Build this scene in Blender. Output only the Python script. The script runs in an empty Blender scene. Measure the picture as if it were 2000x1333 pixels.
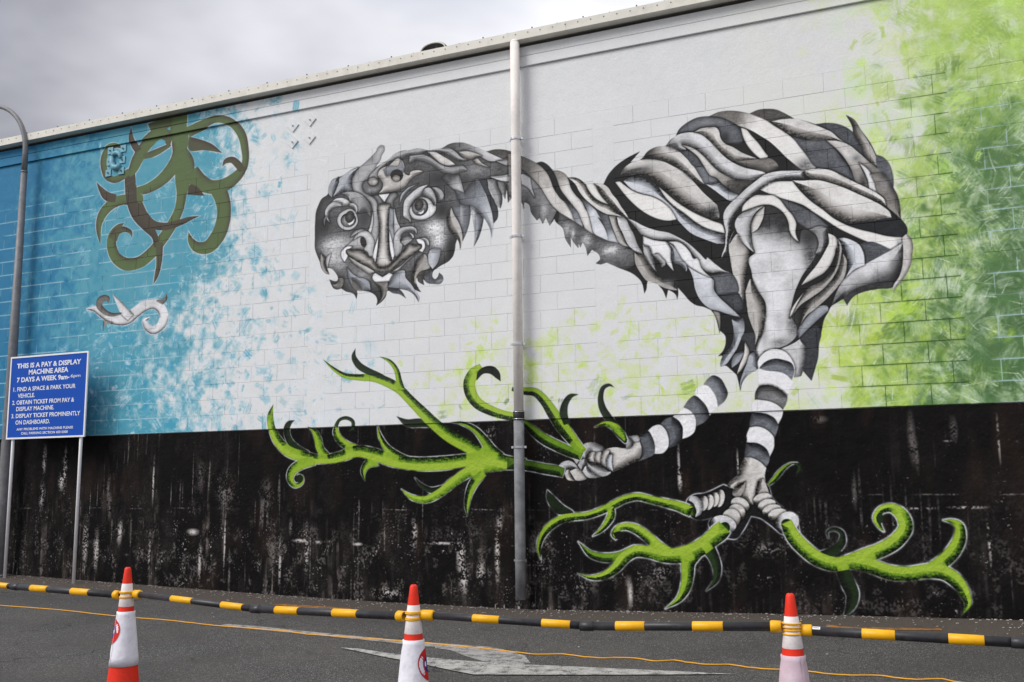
import bpy, bmesh, math, random
import numpy as np
from mathutils import Vector, Matrix
random.seed(4)
rad = math.radians
SC = bpy.context.scene
COL = SC.collection

# ------------------------------------------------------------------ camera (wall face is y = 0, x runs along it, z up)
CAM_F, CAM_PITCH, CAM_ROLL, CAM_YAW, CAM_D, CAM_H = 1899.8, 0.14131, -0.01005, -0.41145, 9.87904, 1.35875
_cy, _sy, _cp, _sp = math.cos(CAM_YAW), math.sin(CAM_YAW), math.cos(CAM_PITCH), math.sin(CAM_PITCH)
CF = Vector((_sy * _cp, _cy * _cp, _sp)); _R = Vector((_cy, -_sy, 0)); _U = _R.cross(CF)
CR = _R * math.cos(CAM_ROLL) + _U * math.sin(CAM_ROLL); CU = -_R * math.sin(CAM_ROLL) + _U * math.cos(CAM_ROLL)
cam = bpy.data.objects.new('camera', bpy.data.cameras.new('camera')); COL.objects.link(cam)
cam.matrix_world = Matrix(((CR.x, CU.x, -CF.x, 0), (CR.y, CU.y, -CF.y, -CAM_D), (CR.z, CU.z, -CF.z, CAM_H), (0, 0, 0, 1)))
cam.data.sensor_width = 36; cam.data.lens = CAM_F / 2000 * 36; cam.data.clip_end = 3000; cam.data.clip_start = .05
SC.camera = cam

# ------------------------------------------------------------------ sky, sun, exposure
SUN_EL, SUN_AZ = rad(42), rad(222)          # azimuth clockwise from +Y
W = bpy.data.worlds.new("World"); SC.world = W; W.use_nodes = True
nt = W.node_tree; nt.nodes.clear()
def N(tree, kind, **kw):
    n = tree.nodes.new(kind)
    for k, v in kw.items():
        if k in n.inputs.keys() if isinstance(k, str) else False: n.inputs[k].default_value = v
        else: setattr(n, k, v)
    return n
out = N(nt, 'ShaderNodeOutputWorld'); bg = N(nt, 'ShaderNodeBackground'); bg.inputs['Strength'].default_value = 0.1
sky = N(nt, 'ShaderNodeTexSky', sky_type='NISHITA', sun_disc=False, sun_elevation=SUN_EL, sun_rotation=SUN_AZ, air_density=1.0, dust_density=1.5, ozone_density=1.2)
tc = N(nt, 'ShaderNodeTexCoord'); sep = N(nt, 'ShaderNodeSeparateXYZ'); nt.links.new(tc.outputs['Generated'], sep.inputs[0])
zz = N(nt, 'ShaderNodeMath', operation='MAXIMUM'); nt.links.new(sep.outputs['Z'], zz.inputs[0]); zz.inputs[1].default_value = 0.0
za = N(nt, 'ShaderNodeMath', operation='ADD'); nt.links.new(zz.outputs[0], za.inputs[0]); za.inputs[1].default_value = 0.22
def div(a, b):
    m = N(nt, 'ShaderNodeMath', operation='DIVIDE'); nt.links.new(a, m.inputs[0]); nt.links.new(b, m.inputs[1]); return m.outputs[0]
cmb = N(nt, 'ShaderNodeCombineXYZ'); nt.links.new(div(sep.outputs['X'], za.outputs[0]), cmb.inputs['X']); nt.links.new(div(sep.outputs['Y'], za.outputs[0]), cmb.inputs['Y'])
cmb.inputs['Z'].default_value = 66.7
n1 = N(nt, 'ShaderNodeTexNoise'); n1.inputs['Scale'].default_value = .75; n1.inputs['Detail'].default_value = 5; n1.inputs['Roughness'].default_value = .52; n1.inputs['Distortion'].default_value = .25
n2 = N(nt, 'ShaderNodeTexNoise'); n2.inputs['Scale'].default_value = 1.0; n2.inputs['Detail'].default_value = 5; n2.inputs['Roughness'].default_value = .48
for n in (n1, n2): nt.links.new(cmb.outputs[0], n.inputs['Vector'])
cr1 = N(nt, 'ShaderNodeValToRGB'); nt.links.new(n2.outputs['Fac'], cr1.inputs[0])      # tone of the cloud deck
e = cr1.color_ramp.elements; e[0].position = .36; e[0].color = (2.35, 2.4, 2.72, 1); e[1].position = .62; e[1].color = (7.0, 7.0, 7.4, 1)
cr2 = N(nt, 'ShaderNodeValToRGB'); nt.links.new(n1.outputs['Fac'], cr2.inputs[0])      # thin places
e = cr2.color_ramp.elements; e[0].position = .56; e[0].color = (1, 1, 1, 1); e[1].position = .72; e[1].color = (.35, .35, .35, 1)
mx = N(nt, 'ShaderNodeMix', data_type='RGBA'); nt.links.new(cr2.outputs[0], mx.inputs[0]); nt.links.new(sky.outputs[0], mx.inputs[6]); nt.links.new(cr1.outputs[0], mx.inputs[7])
nt.links.new(mx.outputs[2], bg.inputs['Color']); nt.links.new(bg.outputs[0], out.inputs['Surface'])

sun = bpy.data.objects.new('sun', bpy.data.lights.new('sun', 'SUN')); COL.objects.link(sun)
sun.data.energy = 1.5; sun.data.angle = rad(28); sun.data.color = (1, .97, .93)
_sd = Vector((math.sin(SUN_AZ) * math.cos(SUN_EL), math.cos(SUN_AZ) * math.cos(SUN_EL), math.sin(SUN_EL)))
sun.rotation_euler = _sd.to_track_quat('Z', 'Y').to_euler(); sun.location = _sd * 40
SC.view_settings.view_transform = 'Standard'; SC.view_settings.look = 'None'; SC.view_settings.exposure = 0.68; SC.view_settings.gamma = 1
SC.view_settings.use_curve_mapping = False

# ------------------------------------------------------------------ from tracing points to places
CAMP = Vector((0, -CAM_D, CAM_H))
def ray(u, v): return CF + CR * ((u - 1000) / CAM_F) - CU * ((v - 666.5) / CAM_F)
def on_y(u, v, y=0.0):
    d = ray(u, v); return CAMP + d * ((y + CAM_D) / d.y)
def on_z(u, v, z=0.0):
    d = ray(u, v); return CAMP + d * ((z - CAM_H) / d.z)
def px_of(p):
    d = Vector(p) - CAMP; z = d.dot(CF); return 1000 + CAM_F * d.dot(CR) / z, 666.5 - CAM_F * d.dot(CU) / z

# ------------------------------------------------------------------ object helpers
def link(o, parent=None):
    COL.objects.link(o)
    if parent is not None: o.parent = parent
    return o
def tag(o, label=None, cat=None, group=None, kind=None):
    for k, v in (('label', label), ('category', cat), ('group', group), ('kind', kind)):
        if v: o[k] = v
    return o
def empty(name, loc=(0, 0, 0)):
    o = bpy.data.objects.new(name, None); o.empty_display_size = .1; o.location = loc; return link(o)
def mesh_obj(name, verts, faces, mat, parent=None, smooth=False):
    me = bpy.data.meshes.new(name); me.from_pydata([tuple(v) for v in verts], [], faces); me.update()
    if smooth: me.polygons.foreach_set('use_smooth', [True] * len(me.polygons))
    if mat: me.materials.append(mat)
    return link(bpy.data.objects.new(name, me), parent)
class MB:
    def __init__(s): s.v = []; s.f = []
    def add(s, v, f):
        o = len(s.v); s.v += [tuple(q) for q in v]; s.f += [tuple(i + o for i in q) for q in f]; return s
    def box(s, x0, x1, y0, y1, z0, z1):
        return s.add([(x, y, z) for x in (x0, x1) for y in (y0, y1) for z in (z0, z1)],
                     [(0, 1, 3, 2), (4, 6, 7, 5), (0, 4, 5, 1), (2, 3, 7, 6), (0, 2, 6, 4), (1, 5, 7, 3)])
    def bbox(s, x0, x1, y0, y1, z0, z1, b):
        """box whose face at y0 has bevelled edges"""
        v = [(x0, y1, z0), (x1, y1, z0), (x1, y1, z1), (x0, y1, z1), (x0, y0 + b, z0), (x1, y0 + b, z0), (x1, y0 + b, z1), (x0, y0 + b, z1),
             (x0 + b, y0, z0 + b), (x1 - b, y0, z0 + b), (x1 - b, y0, z1 - b), (x0 + b, y0, z1 - b)]
        return s.add(v, [(8, 9, 10, 11)] + [(4 + i, 4 + (i + 1) % 4, 8 + (i + 1) % 4, 8 + i) for i in range(4)] + [(i, (i + 1) % 4, 4 + (i + 1) % 4, 4 + i) for i in range(4)])
    def tube(s, path, r, n=12, cap=True):
        path = [Vector(p) for p in path]; R = r if hasattr(r, '__len__') else [r] * len(path); o = len(s.v)
        t0 = (path[1] - path[0]).normalized(); a = t0.orthogonal().normalized()
        for i, p in enumerate(path):
            t = (path[min(i + 1, len(path) - 1)] - path[max(i - 1, 0)]).normalized()
            a = (a - t * a.dot(t)).normalized(); b = t.cross(a)
            for k in range(n):
                w = 2 * math.pi * k / n; s.v.append(tuple(p + (a * math.cos(w) + b * math.sin(w)) * R[i]))
        for i in range(len(path) - 1):
            for k in range(n):
                s.f.append((o + i * n + k, o + i * n + (k + 1) % n, o + (i + 1) * n + (k + 1) % n, o + (i + 1) * n + k))
        if cap: s.f.append(tuple(o + k for k in range(n))[::-1]); s.f.append(tuple(o + (len(path) - 1) * n + k for k in range(n)))
        return s
    def build(s, name, mat, parent=None, smooth=False): return mesh_obj(name, s.v, s.f, mat, parent, smooth)
def lathe(name, prof, mat, parent, n=32, wob=0.0, loc=(0, 0, 0), rot=0.0):
    v = []; f = []; r_ = random.Random(len(prof))
    for i, (r, z) in enumerate(prof):
        for k in range(n):
            a = 2 * math.pi * k / n + rot; q = r * (1 + wob * (math.sin(3 * a + i * .7) * .6 + math.sin(7 * a + i * 1.9) * .4)); v.append((q * math.cos(a), q * math.sin(a), z))
    for i in range(len(prof) - 1):
        for k in range(n): f.append((i * n + k, i * n + (k + 1) % n, (i + 1) * n + (k + 1) % n, (i + 1) * n + k))
    o = mesh_obj(name, v, f, mat, parent, True); o.location = loc; return o

# ------------------------------------------------------------------ materials
def srgb(r, g, b):
    f = lambda c: c / 12.92 if c <= .04045 else ((c + .055) / 1.055) ** 2.4
    return (f(r / 255), f(g / 255), f(b / 255), 1)
def material(name, base, rough=.6, spec=.4, metal=0.0, var=.12, scale=8.0, bump=.15, bscale=120.0, dirt=None, dirt_amt=.35, coord='Object', dist=.002):
    m = bpy.data.materials.new(name); m.use_nodes = True; t = m.node_tree; p = t.nodes['Principled BSDF']
    p.inputs['Roughness'].default_value = rough; p.inputs['Metallic'].default_value = metal; p.inputs['Specular IOR Level'].default_value = spec
    tcn = N(t, 'ShaderNodeTexCoord'); vec = tcn.outputs[coord] if coord != 'World' else N(t, 'ShaderNodeNewGeometry').outputs['Position']
    n = N(t, 'ShaderNodeTexNoise'); n.inputs['Scale'].default_value = scale; n.inputs['Detail'].default_value = 6; t.links.new(vec, n.inputs['Vector'])
    r = N(t, 'ShaderNodeMapRange'); t.links.new(n.outputs['Fac'], r.inputs[0]); r.inputs[1].default_value = .3; r.inputs[2].default_value = .7; r.inputs[3].default_value = 1 - var; r.inputs[4].default_value = 1 + var
    sc = N(t, 'ShaderNodeVectorMath', operation='SCALE'); sc.inputs[0].default_value = base[:3]; t.links.new(r.outputs[0], sc.inputs['Scale']); col = sc.outputs[0]
    if dirt:
        n3 = N(t, 'ShaderNodeTexNoise'); n3.inputs['Scale'].default_value = scale * 2.3; n3.inputs['Detail'].default_value = 8; n3.inputs['Roughness'].default_value = .65; t.links.new(vec, n3.inputs['Vector'])
        r3 = N(t, 'ShaderNodeMapRange'); t.links.new(n3.outputs['Fac'], r3.inputs[0]); r3.inputs[1].default_value = .5; r3.inputs[2].default_value = .72; r3.inputs[4].default_value = dirt_amt
        mm = N(t, 'ShaderNodeMix', data_type='RGBA'); t.links.new(r3.outputs[0], mm.inputs[0]); t.links.new(col, mm.inputs[6]); mm.inputs[7].default_value = dirt; col = mm.outputs[2]
    t.links.new(col, p.inputs['Base Color'])
    if bump:
        nb = N(t, 'ShaderNodeTexNoise'); nb.inputs['Scale'].default_value = bscale; nb.inputs['Detail'].default_value = 4; t.links.new(vec, nb.inputs['Vector'])
        bp = N(t, 'ShaderNodeBump'); bp.inputs['Strength'].default_value = bump; bp.inputs['Distance'].default_value = dist; t.links.new(nb.outputs['Fac'], bp.inputs['Height']); t.links.new(bp.outputs[0], p.inputs['Normal'])
    return m

# ---------------------------------------------------------------- mural painter
FR = {'H1': (600, 270, 10), 'H2': (800, 270, 10), 'H3': (600, 403, 10), 'H4': (800, 403, 10), 'H5': (600, 480, 10), 'H6': (740, 480, 10),
      'N1': (1000, 280, 8), 'N2': (1100, 400, 8), 'B1': (1250, 200, 8), 'B2': (1250, 340, 8), 'B3': (1500, 200, 8), 'B4': (1300, 480, 8),
      'B5': (1380, 330, 8), 'B6': (1550, 340, 8), 'B7': (1550, 480, 8), 'L1': (1380, 600, 8), 'L2': (1300, 700, 8), 'K1': (1080, 780, 8),
      'F1': (1320, 860, 8), 'F2': (1300, 960, 8), 'V1': (1020, 950, 8), 'G1': (180, 215, 8)}
for _c in range(4):
    for _r in range(4):
        FR['Q%d%d' % (_c, _r)] = (500 * _c, (0, 333, 666, 1000)[_r], 3.992 if _r == 2 else 4)
FR['Q12'] = (500, 666, 3.992); FR['Q22'] = (1000, 666, 3.992)
FR['Q33'] = (1500, 1000, 4); FR['Q23'] = (1000, 1000, 4); FR['Q13'] = (500, 1000, 4); FR['Q01'] = (0, 333, 4); FR['Q21'] = (1000, 333, 4); FR['Q00'] = (0, 0, 4)

PPM = 180.0                       # canvas pixels per metre of wall
WX0, WX1, WZ1 = -14.4, 6.0, 6.7
CW, CH = int((WX1 - WX0) * PPM), int(WZ1 * PPM)
rng = np.random.default_rng(7)


def wall_pt(u, v):
    """photo tracing point -> metres along and up the wall"""
    x = (np.asarray(u, float) - 1000) / CAM_F; y = (np.asarray(v, float) - 666.5) / CAM_F
    d = [CF[i] + x * CR[i] - y * CU[i] for i in range(3)]
    t = CAM_D / d[1]
    return d[0] * t, CAM_H + d[2] * t


def to_canvas(p):
    p = np.asarray(p, float)
    X, Z = wall_pt(p[:, 0], p[:, 1])
    return np.stack([(X - WX0) * PPM, Z * PPM], 1)      # row 0 = ground


def smooth_noise(h, w, cell, seed, octaves=1):
    r = np.random.default_rng(seed); out = np.zeros((h, w), np.float32); amp = 1; tot = 0
    for o in range(octaves):
        c = (cell[0] / 2 ** o, cell[1] / 2 ** o)
        gh, gw = int(h / c[0]) + 3, int(w / c[1]) + 3
        g = r.random((gh, gw)).astype(np.float32)
        yy = np.arange(h) / c[0]; xx = np.arange(w) / c[1]
        y0 = yy.astype(int); x0 = xx.astype(int); fy = (yy - y0)[:, None]; fx = (xx - x0)[None]
        fy = fy * fy * (3 - 2 * fy); fx = fx * fx * (3 - 2 * fx)
        a = g[y0][:, x0]; b = g[y0][:, x0 + 1]; cc = g[y0 + 1][:, x0]; d = g[y0 + 1][:, x0 + 1]
        out += amp * ((a * (1 - fx) + b * fx) * (1 - fy) + (cc * (1 - fx) + d * fx) * fy).astype(np.float32)
        tot += amp; amp *= .55
    return out / tot


def parse_pts(s, tube=False):
    f = None; out = []
    for tk in s.split():
        if tk in FR: f = FR[tk]; continue
        c = tk.endswith('!'); v = [float(q) for q in tk.rstrip('!').split(',')]
        q = [f[0] + v[0] / f[2], f[1] + v[1] / f[2]]
        q.append(v[2] / f[2] if tube else float(c))
        if len(v) > 3: q = [q[0], q[1], v[2] / f[2], v[3] / f[2], v[4]]
        out.append(q)
    return out


def catmull(P, closed, step):
    """P: n x (x, y, extra); extra = corner flag when closed, width when open"""
    n = len(P); out = []
    for i in range(n if closed else n - 1):
        p1 = P[i]; p2 = P[(i + 1) % n]
        if closed:
            p0 = P[(i - 1) % n] if not p1[2] else 2 * p1 - p2
            p3 = P[(i + 2) % n] if not p2[2] else 2 * p2 - p1
        else:
            p0 = P[i - 1] if i else 2 * p1 - p2; p3 = P[i + 2] if i + 2 < n else 2 * p2 - p1
        L = np.hypot(*(p2 - p1)[:2]); k = max(1, int(L / step))
        # limit the neighbours' pull so that long and short spans join without loops
        for q, base in ((p0, p1), (p3, p2)):
            pass
        d0 = max(np.hypot(*(p1 - p0)[:2]), 1e-6); d2 = max(np.hypot(*(p3 - p2)[:2]), 1e-6); d1 = max(L, 1e-6)
        m1 = (p2 - p1) / d1 - (p2 - p0) / (d0 + d1) + (p1 - p0) / d0
        m2 = (p2 - p1) / d1 - (p3 - p1) / (d1 + d2) + (p3 - p2) / d2
        m1 = m1 * d1; m2 = m2 * d1
        t = (np.arange(k) / k)[:, None]
        out.append((2 * t**3 - 3 * t**2 + 1) * p1 + (t**3 - 2 * t**2 + t) * m1 + (-2 * t**3 + 3 * t**2) * p2 + (t**3 - t**2) * m2)
    r = np.concatenate(out)
    return r if closed else np.vstack([r, P[-1]])


def outline(kind, s):
    if kind == 'E':
        cx, cy, rx, ry, rot = parse_pts(s)[0]
        a = np.linspace(0, 2 * np.pi, 28, endpoint=False); r = np.radians(rot)
        x = rx * np.cos(a); y = ry * np.sin(a)
        return to_canvas(np.stack([cx + x * np.cos(r) - y * np.sin(r), cy + x * np.sin(r) + y * np.cos(r)], 1))
    if kind == 'B':
        c = catmull(np.array(parse_pts(s, True)), False, 2.5)
        d = np.gradient(c[:, :2], axis=0); L = np.maximum(np.hypot(d[:, 0], d[:, 1]), 1e-6)
        nrm = np.stack([-d[:, 1] / L, d[:, 0] / L], 1); w = np.maximum(c[:, 2:3], .3) / 2
        return to_canvas(np.vstack([c[:, :2] + nrm * w, (c[:, :2] - nrm * w)[::-1]]))
    return to_canvas(catmull(np.array(parse_pts(s)), True, 2.5))


def raster(P, R):
    """P polygon in canvas pixels -> bbox, signed distance (+ inside, capped at R), unit outward direction to the edge"""
    x0 = max(int(P[:, 0].min() - R) - 1, 0); x1 = min(int(P[:, 0].max() + R) + 2, CW)
    y0 = max(int(P[:, 1].min() - R) - 1, 0); y1 = min(int(P[:, 1].max() + R) + 2, CH)
    if x1 <= x0 or y1 <= y0: return None
    H, W = y1 - y0, x1 - x0
    A = P; B = np.roll(P, -1, 0)
    wind = np.zeros((H, W + 1), np.int32)
    dist = np.full((H, W), R, np.float32); nx = np.zeros((H, W), np.float32); ny = np.zeros((H, W), np.float32)
    for (ax, ay), (bx, by) in zip(A, B):
        if ay != by:
            lo, hi = (ay, by) if ay < by else (by, ay); sgn = 1 if ay < by else -1
            r0 = max(int(np.ceil(lo - .5)), y0); r1 = min(int(np.ceil(hi - .5)), y1)
            if r1 > r0:
                rr = np.arange(r0, r1); xs = ax + (rr + .5 - ay) * (bx - ax) / (by - ay)
                np.add.at(wind, (rr - y0, np.clip(np.ceil(xs - .5).astype(int) - x0, 0, W)), sgn)
        u0 = max(int(min(ax, bx) - R), x0); u1 = min(int(max(ax, bx) + R) + 2, x1)
        v0 = max(int(min(ay, by) - R), y0); v1 = min(int(max(ay, by) + R) + 2, y1)
        if u1 <= u0 or v1 <= v0: continue
        X = (np.arange(u0, u1) + .5)[None]; Y = (np.arange(v0, v1) + .5)[:, None]
        ex, ey = bx - ax, by - ay; L2 = ex * ex + ey * ey + 1e-9
        t = np.clip(((X - ax) * ex + (Y - ay) * ey) / L2, 0, 1)
        dx = ax + t * ex - X; dy = ay + t * ey - Y; d = np.sqrt(dx * dx + dy * dy)
        sl = (slice(v0 - y0, v1 - y0), slice(u0 - x0, u1 - x0)); m = d < dist[sl]
        dist[sl] = np.where(m, d, dist[sl]); dd = np.maximum(d, .3)
        nx[sl] = np.where(m, dx / dd, nx[sl]); ny[sl] = np.where(m, dy / dd, ny[sl])
    ins = np.cumsum(wind, 1)[:, :W] != 0
    return (x0, x1, y0, y1), np.where(ins, dist, -dist), nx, ny


RAMPS = {'n': [(0, .02, .02, .025), (.3, .25, .25, .255), (1, 1, 1, 1.01)], 'w': [(0, .03, .026, .024), (.5, .495, .482, .468), (1, .995, .993, .985)], 'b': [(0, .02, .025, .035), (.5, .475, .49, .515), (1, .98, .987, 1.01)],
         'G': [(0, .05, .055, .04), (.3, .15, .24, .09), (.6, .40, .54, .14), (.85, .545, .655, .20), (1, .61, .71, .27)], 'T': [(0, .1, .3, .4), (1, .36, .64, .72)], 'K': [(0, .07, .07, .065), (.6, .16, .25, .13), (1, .3, .44, .22)],
         'D': [(0, .12, .11, .10), (.4, .27, .245, .20), (.72, .315, .385, .235), (1, .38, .46, .29)]}
DIRS = {'l': (-1, 0), 'r': (1, 0), 'u': (0, 1), 'd': (0, -1), 'ul': (-.7, .7), 'ur': (.7, .7), 'dl': (-.7, -.7), 'dr': (.7, -.7)}


def ramp(code, t):
    s = RAMPS[code]; xs = [q[0] for q in s]
    return np.stack([np.interp(t, xs, [q[i] for q in s]) for i in (1, 2, 3)], -1)


def box_blur(a, r):
    for ax in (0, 1):
        p = np.concatenate([np.repeat(a.take([0], ax), r + 1, ax), a, np.repeat(a.take([-1], ax), r, ax)], ax); c = np.cumsum(p, ax, dtype=np.float64); n = a.shape[ax]
        a = ((c.take(range(2 * r + 1, 2 * r + 1 + n), ax) - c.take(range(0, n), ax)) / (2 * r + 1)).astype(np.float32)
    return a


def paint_figures(img, data, masks):
    grain = smooth_noise(CH, CW, (2.2, 2.2), 11, 2); cloud = smooth_noise(CH, CW, (26, 26), 12, 3); scr = smooth_noise(CH, CW, (2.0, 9), 13, 2)
    groups = [[]]
    for ln in data.strip().splitlines():
        ln = ln.strip()
        if not ln: continue
        if ln[0] == '#': groups.append([]); continue
        groups[-1].append(ln)
    for g in groups:
        shapes = []
        for ln in g:
            k = ln[0]
            if k == 'O':
                shapes.append((k, ln.split())); continue
            parts = [q.strip() for q in ln[1:].split('|')]
            name = None
            if '=' in parts[1]: parts[1], name = [q.strip() for q in parts[1].split('=')]
            hd = parts[0].split(); P = outline(k, parts[1])
            shapes.append((k, hd, P, name, parts[2:]))
        vines = []
        for sh in shapes:
            if sh[0] in 'BP' and sh[1][4] in 'GKD':
                r = raster(sh[2], 2)
                if r is not None: vines.append((id(sh), r[0], r[1] > 0))
        count = np.zeros((CH, CW), np.int16)
        for _, (x0, x1, y0, y1), m in vines: count[y0:y1, x0:x1] += m
        if vines: near_u = sstep(.58, .92, box_blur(box_blur((count > 0).astype(np.float32), 4), 3))
        for sh in shapes:                                  # pale painted outlines first, for the whole group
            if sh[0] == 'O' or len(sh[1]) < 6: continue
            h = float(sh[1][5]) * 1.0
            r = raster(sh[2], 5 * h + 3)
            if r is None: continue
            (x0, x1, y0, y1), sd, _, _ = r; sl = (slice(y0, y1), slice(x0, x1))
            a = .8 * np.exp(-(np.maximum(-sd - .8, 0) / (1.0 * h)) ** 2) + .22 * np.exp(-(np.maximum(-sd, 0) / (2.4 * h)) ** 2)
            a = np.clip(a, 0, 1) * (sd < .5) * np.clip(cloud[sl] * 2.6 - .62, .12, 1) * (-sd < 5 * h + 2)
            img[sl] = img[sl] * (1 - a[..., None]) + np.array([.74, .75, .79]) * a[..., None]
        for sh in shapes:
            if sh[0] == 'O':
                tk = sh[1]; tone, al = float(tk[1]), float(tk[2]); f = FR[tk[3]]
                c = [float(q) for q in tk[4].split(',')]; r_ = [float(q) / f[2] for q in tk[5].split(',')]
                cl = tk[6] if len(tk) > 6 else '-'
                cx, cy = f[0] + c[0] / f[2], f[1] + c[1] / f[2]
                pc = to_canvas([[cx, cy], [cx + r_[0], cy], [cx, cy + r_[1]]])
                rx = max(np.hypot(*(pc[1] - pc[0])), 1.5); ry = max(np.hypot(*(pc[2] - pc[0])), 1.5)
                x0 = max(int(pc[0, 0] - 2 * rx), 0); x1 = min(int(pc[0, 0] + 2 * rx) + 1, CW); y0 = max(int(pc[0, 1] - 2 * ry), 0); y1 = min(int(pc[0, 1] + 2 * ry) + 1, CH)
                X = np.arange(x0, x1)[None] - pc[0, 0]; Y = np.arange(y0, y1)[:, None] - pc[0, 1]; sl = (slice(y0, y1), slice(x0, x1))
                a = al * np.exp(-1.2 * ((X / rx) ** 2 + (Y / ry) ** 2)) * np.clip(.65 + .9 * (grain[sl] - .5) + .6 * (scr[sl] - .5) + .3, 0, 1.15)
                a = np.clip(a, 0, 1)
                if cl in masks: a = a * masks[cl][sl]
                else: a = a * masks['_last'][sl]
                img[sl] = img[sl] * (1 - a[..., None]) + ramp('n', np.array(tone)) * a[..., None]
                continue
            k, hd, P, name, opts = sh
            tone, dd, w, kk, code = float(hd[0]), hd[1], float(hd[2]), float(hd[3]), hd[4]
            ph = 1.35 * 0 + SCALE_AT(P); w = w * ph * (1.35 if code in 'GK' else 1.0); R = max(2.6 * w, 6)
            r = raster(P, R)
            if r is None: continue
            (x0, x1, y0, y1), sd, nx, ny = r; sl = (slice(y0, y1), slice(x0, x1)); H, W = sd.shape
            cov = np.clip(sd + .5, 0, 1); T = np.full((H, W), tone, np.float32)
            for o in opts:
                q = o.split()
                if not q: continue
                if q[0] == 'g':
                    pts = []; f = None; rest = []
                    for tk in q[1:]:
                        if tk in FR: f = FR[tk]
                        elif ',' in tk:
                            v = tk.split(','); pts.append((f[0] + float(v[0]) / f[2], f[1] + float(v[1]) / f[2]))
                        else: rest.append(float(tk))
                    a, b = to_canvas(pts); dvec = b - a
                    t = ((np.arange(x0, x1)[None] - a[0]) * dvec[0] + (np.arange(y0, y1)[:, None] - a[1]) * dvec[1]) / (dvec @ dvec)
                    t = np.clip(t + (cloud[sl] - .5) * .5, 0, 1); t = t * t * (3 - 2 * t); T = rest[0] + (rest[1] - rest[0]) * t
                if q[0] == 'c': cov = cov * masks[q[1]][sl]
            if code in 'nwb' and tone > .45:               # painted shade round each pale lock, ring and finger
                fm = masks['_fig'][sl]; hs = 2.1 if 'F1' not in ' '.join(sh[5:]) else 3
                halo = .62 * np.exp(-(np.maximum(-sd, 0) / 2.3) ** 2) * (sd < .5) * fm * np.clip(.85 + 1.2 * (grain[sl] - .5), 0, 1)
                img[sl] *= (1 - np.clip(halo, 0, .9))[..., None]
            if code in 'nwb': masks['_fig'][sl] = np.maximum(masks['_fig'][sl], cov)
            if code in 'nwb' and tone > .6 and w > 2.2: T = T * (1 - .18 * np.clip(cloud[sl] * 2.4 - .85, 0, 1))
            near = np.exp(-(np.maximum(sd, 0) / max(w, .5)) ** 1.6)
            if dd in DIRS:
                vx, vy = DIRS[dd]; s = kk * near * np.clip(nx * vx + ny * vy + .15, 0, 1) ** .6
            else: s = kk * near * (.85 if kk > .45 else 1)
            rough = (grain[sl] - .5) * .9 + (scr[sl] - .5) * .7
            s = np.clip(s * (1 + rough * (1.2 if code in 'GKD' else 1.1)), 0, .98)
            if code in 'GKD':                              # edges buried in a neighbouring branch stay light
                yy, xx = np.mgrid[0:H, 0:W]; dd_ = np.maximum(sd, 0) + 3.5
                ex = np.clip(x0 + xx + .5 + nx * dd_, 0, CW - 1).astype(int); ey = np.clip(y0 + yy + .5 + ny * dd_, 0, CH - 1).astype(int)
                inner = near_u[ey, ex]; s = s * (1 - .8 * inner)
            if code == 'D': s = s * .8
            if code == 'G':                                # thin dark rim on the far side too
                s = np.maximum(s, .3 * np.exp(-(np.maximum(sd, 0) / 1.4) ** 2) * (1 - .9 * inner))
            T = T * (1 - s)
            T = T + rough * (.17 if code in 'nwb' else .06) * np.clip(1.35 - T, .35, 1) * np.clip(T * 4, .25, 1) + (cloud[sl] - .5) * (.22 if code in 'nwb' else .07) * np.clip(T * 2, 0, 1) * (1.25 - T)
            C = ramp(code, np.clip(T, 0, 1))
            if code in 'nwb' and tone > .5 and dd in DIRS:      # thin warm rim on the dark side of the leaves
                pass
            img[sl] = img[sl] * (1 - cov[..., None]) + C * cov[..., None]
            m = np.zeros((CH, CW), np.float32); m[sl] = cov; masks['_last'] = m
            if name: masks[name] = m.copy()


def SCALE_AT(P):
    """canvas pixels per photo pixel near a shape, for the shading widths"""
    X = WX0 + P[:, 0].mean() / PPM
    u0 = CF; # distance along the view axis
    depth = CF[0] * X + CF[1] * CAM_D
    return PPM * depth / CAM_F


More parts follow.
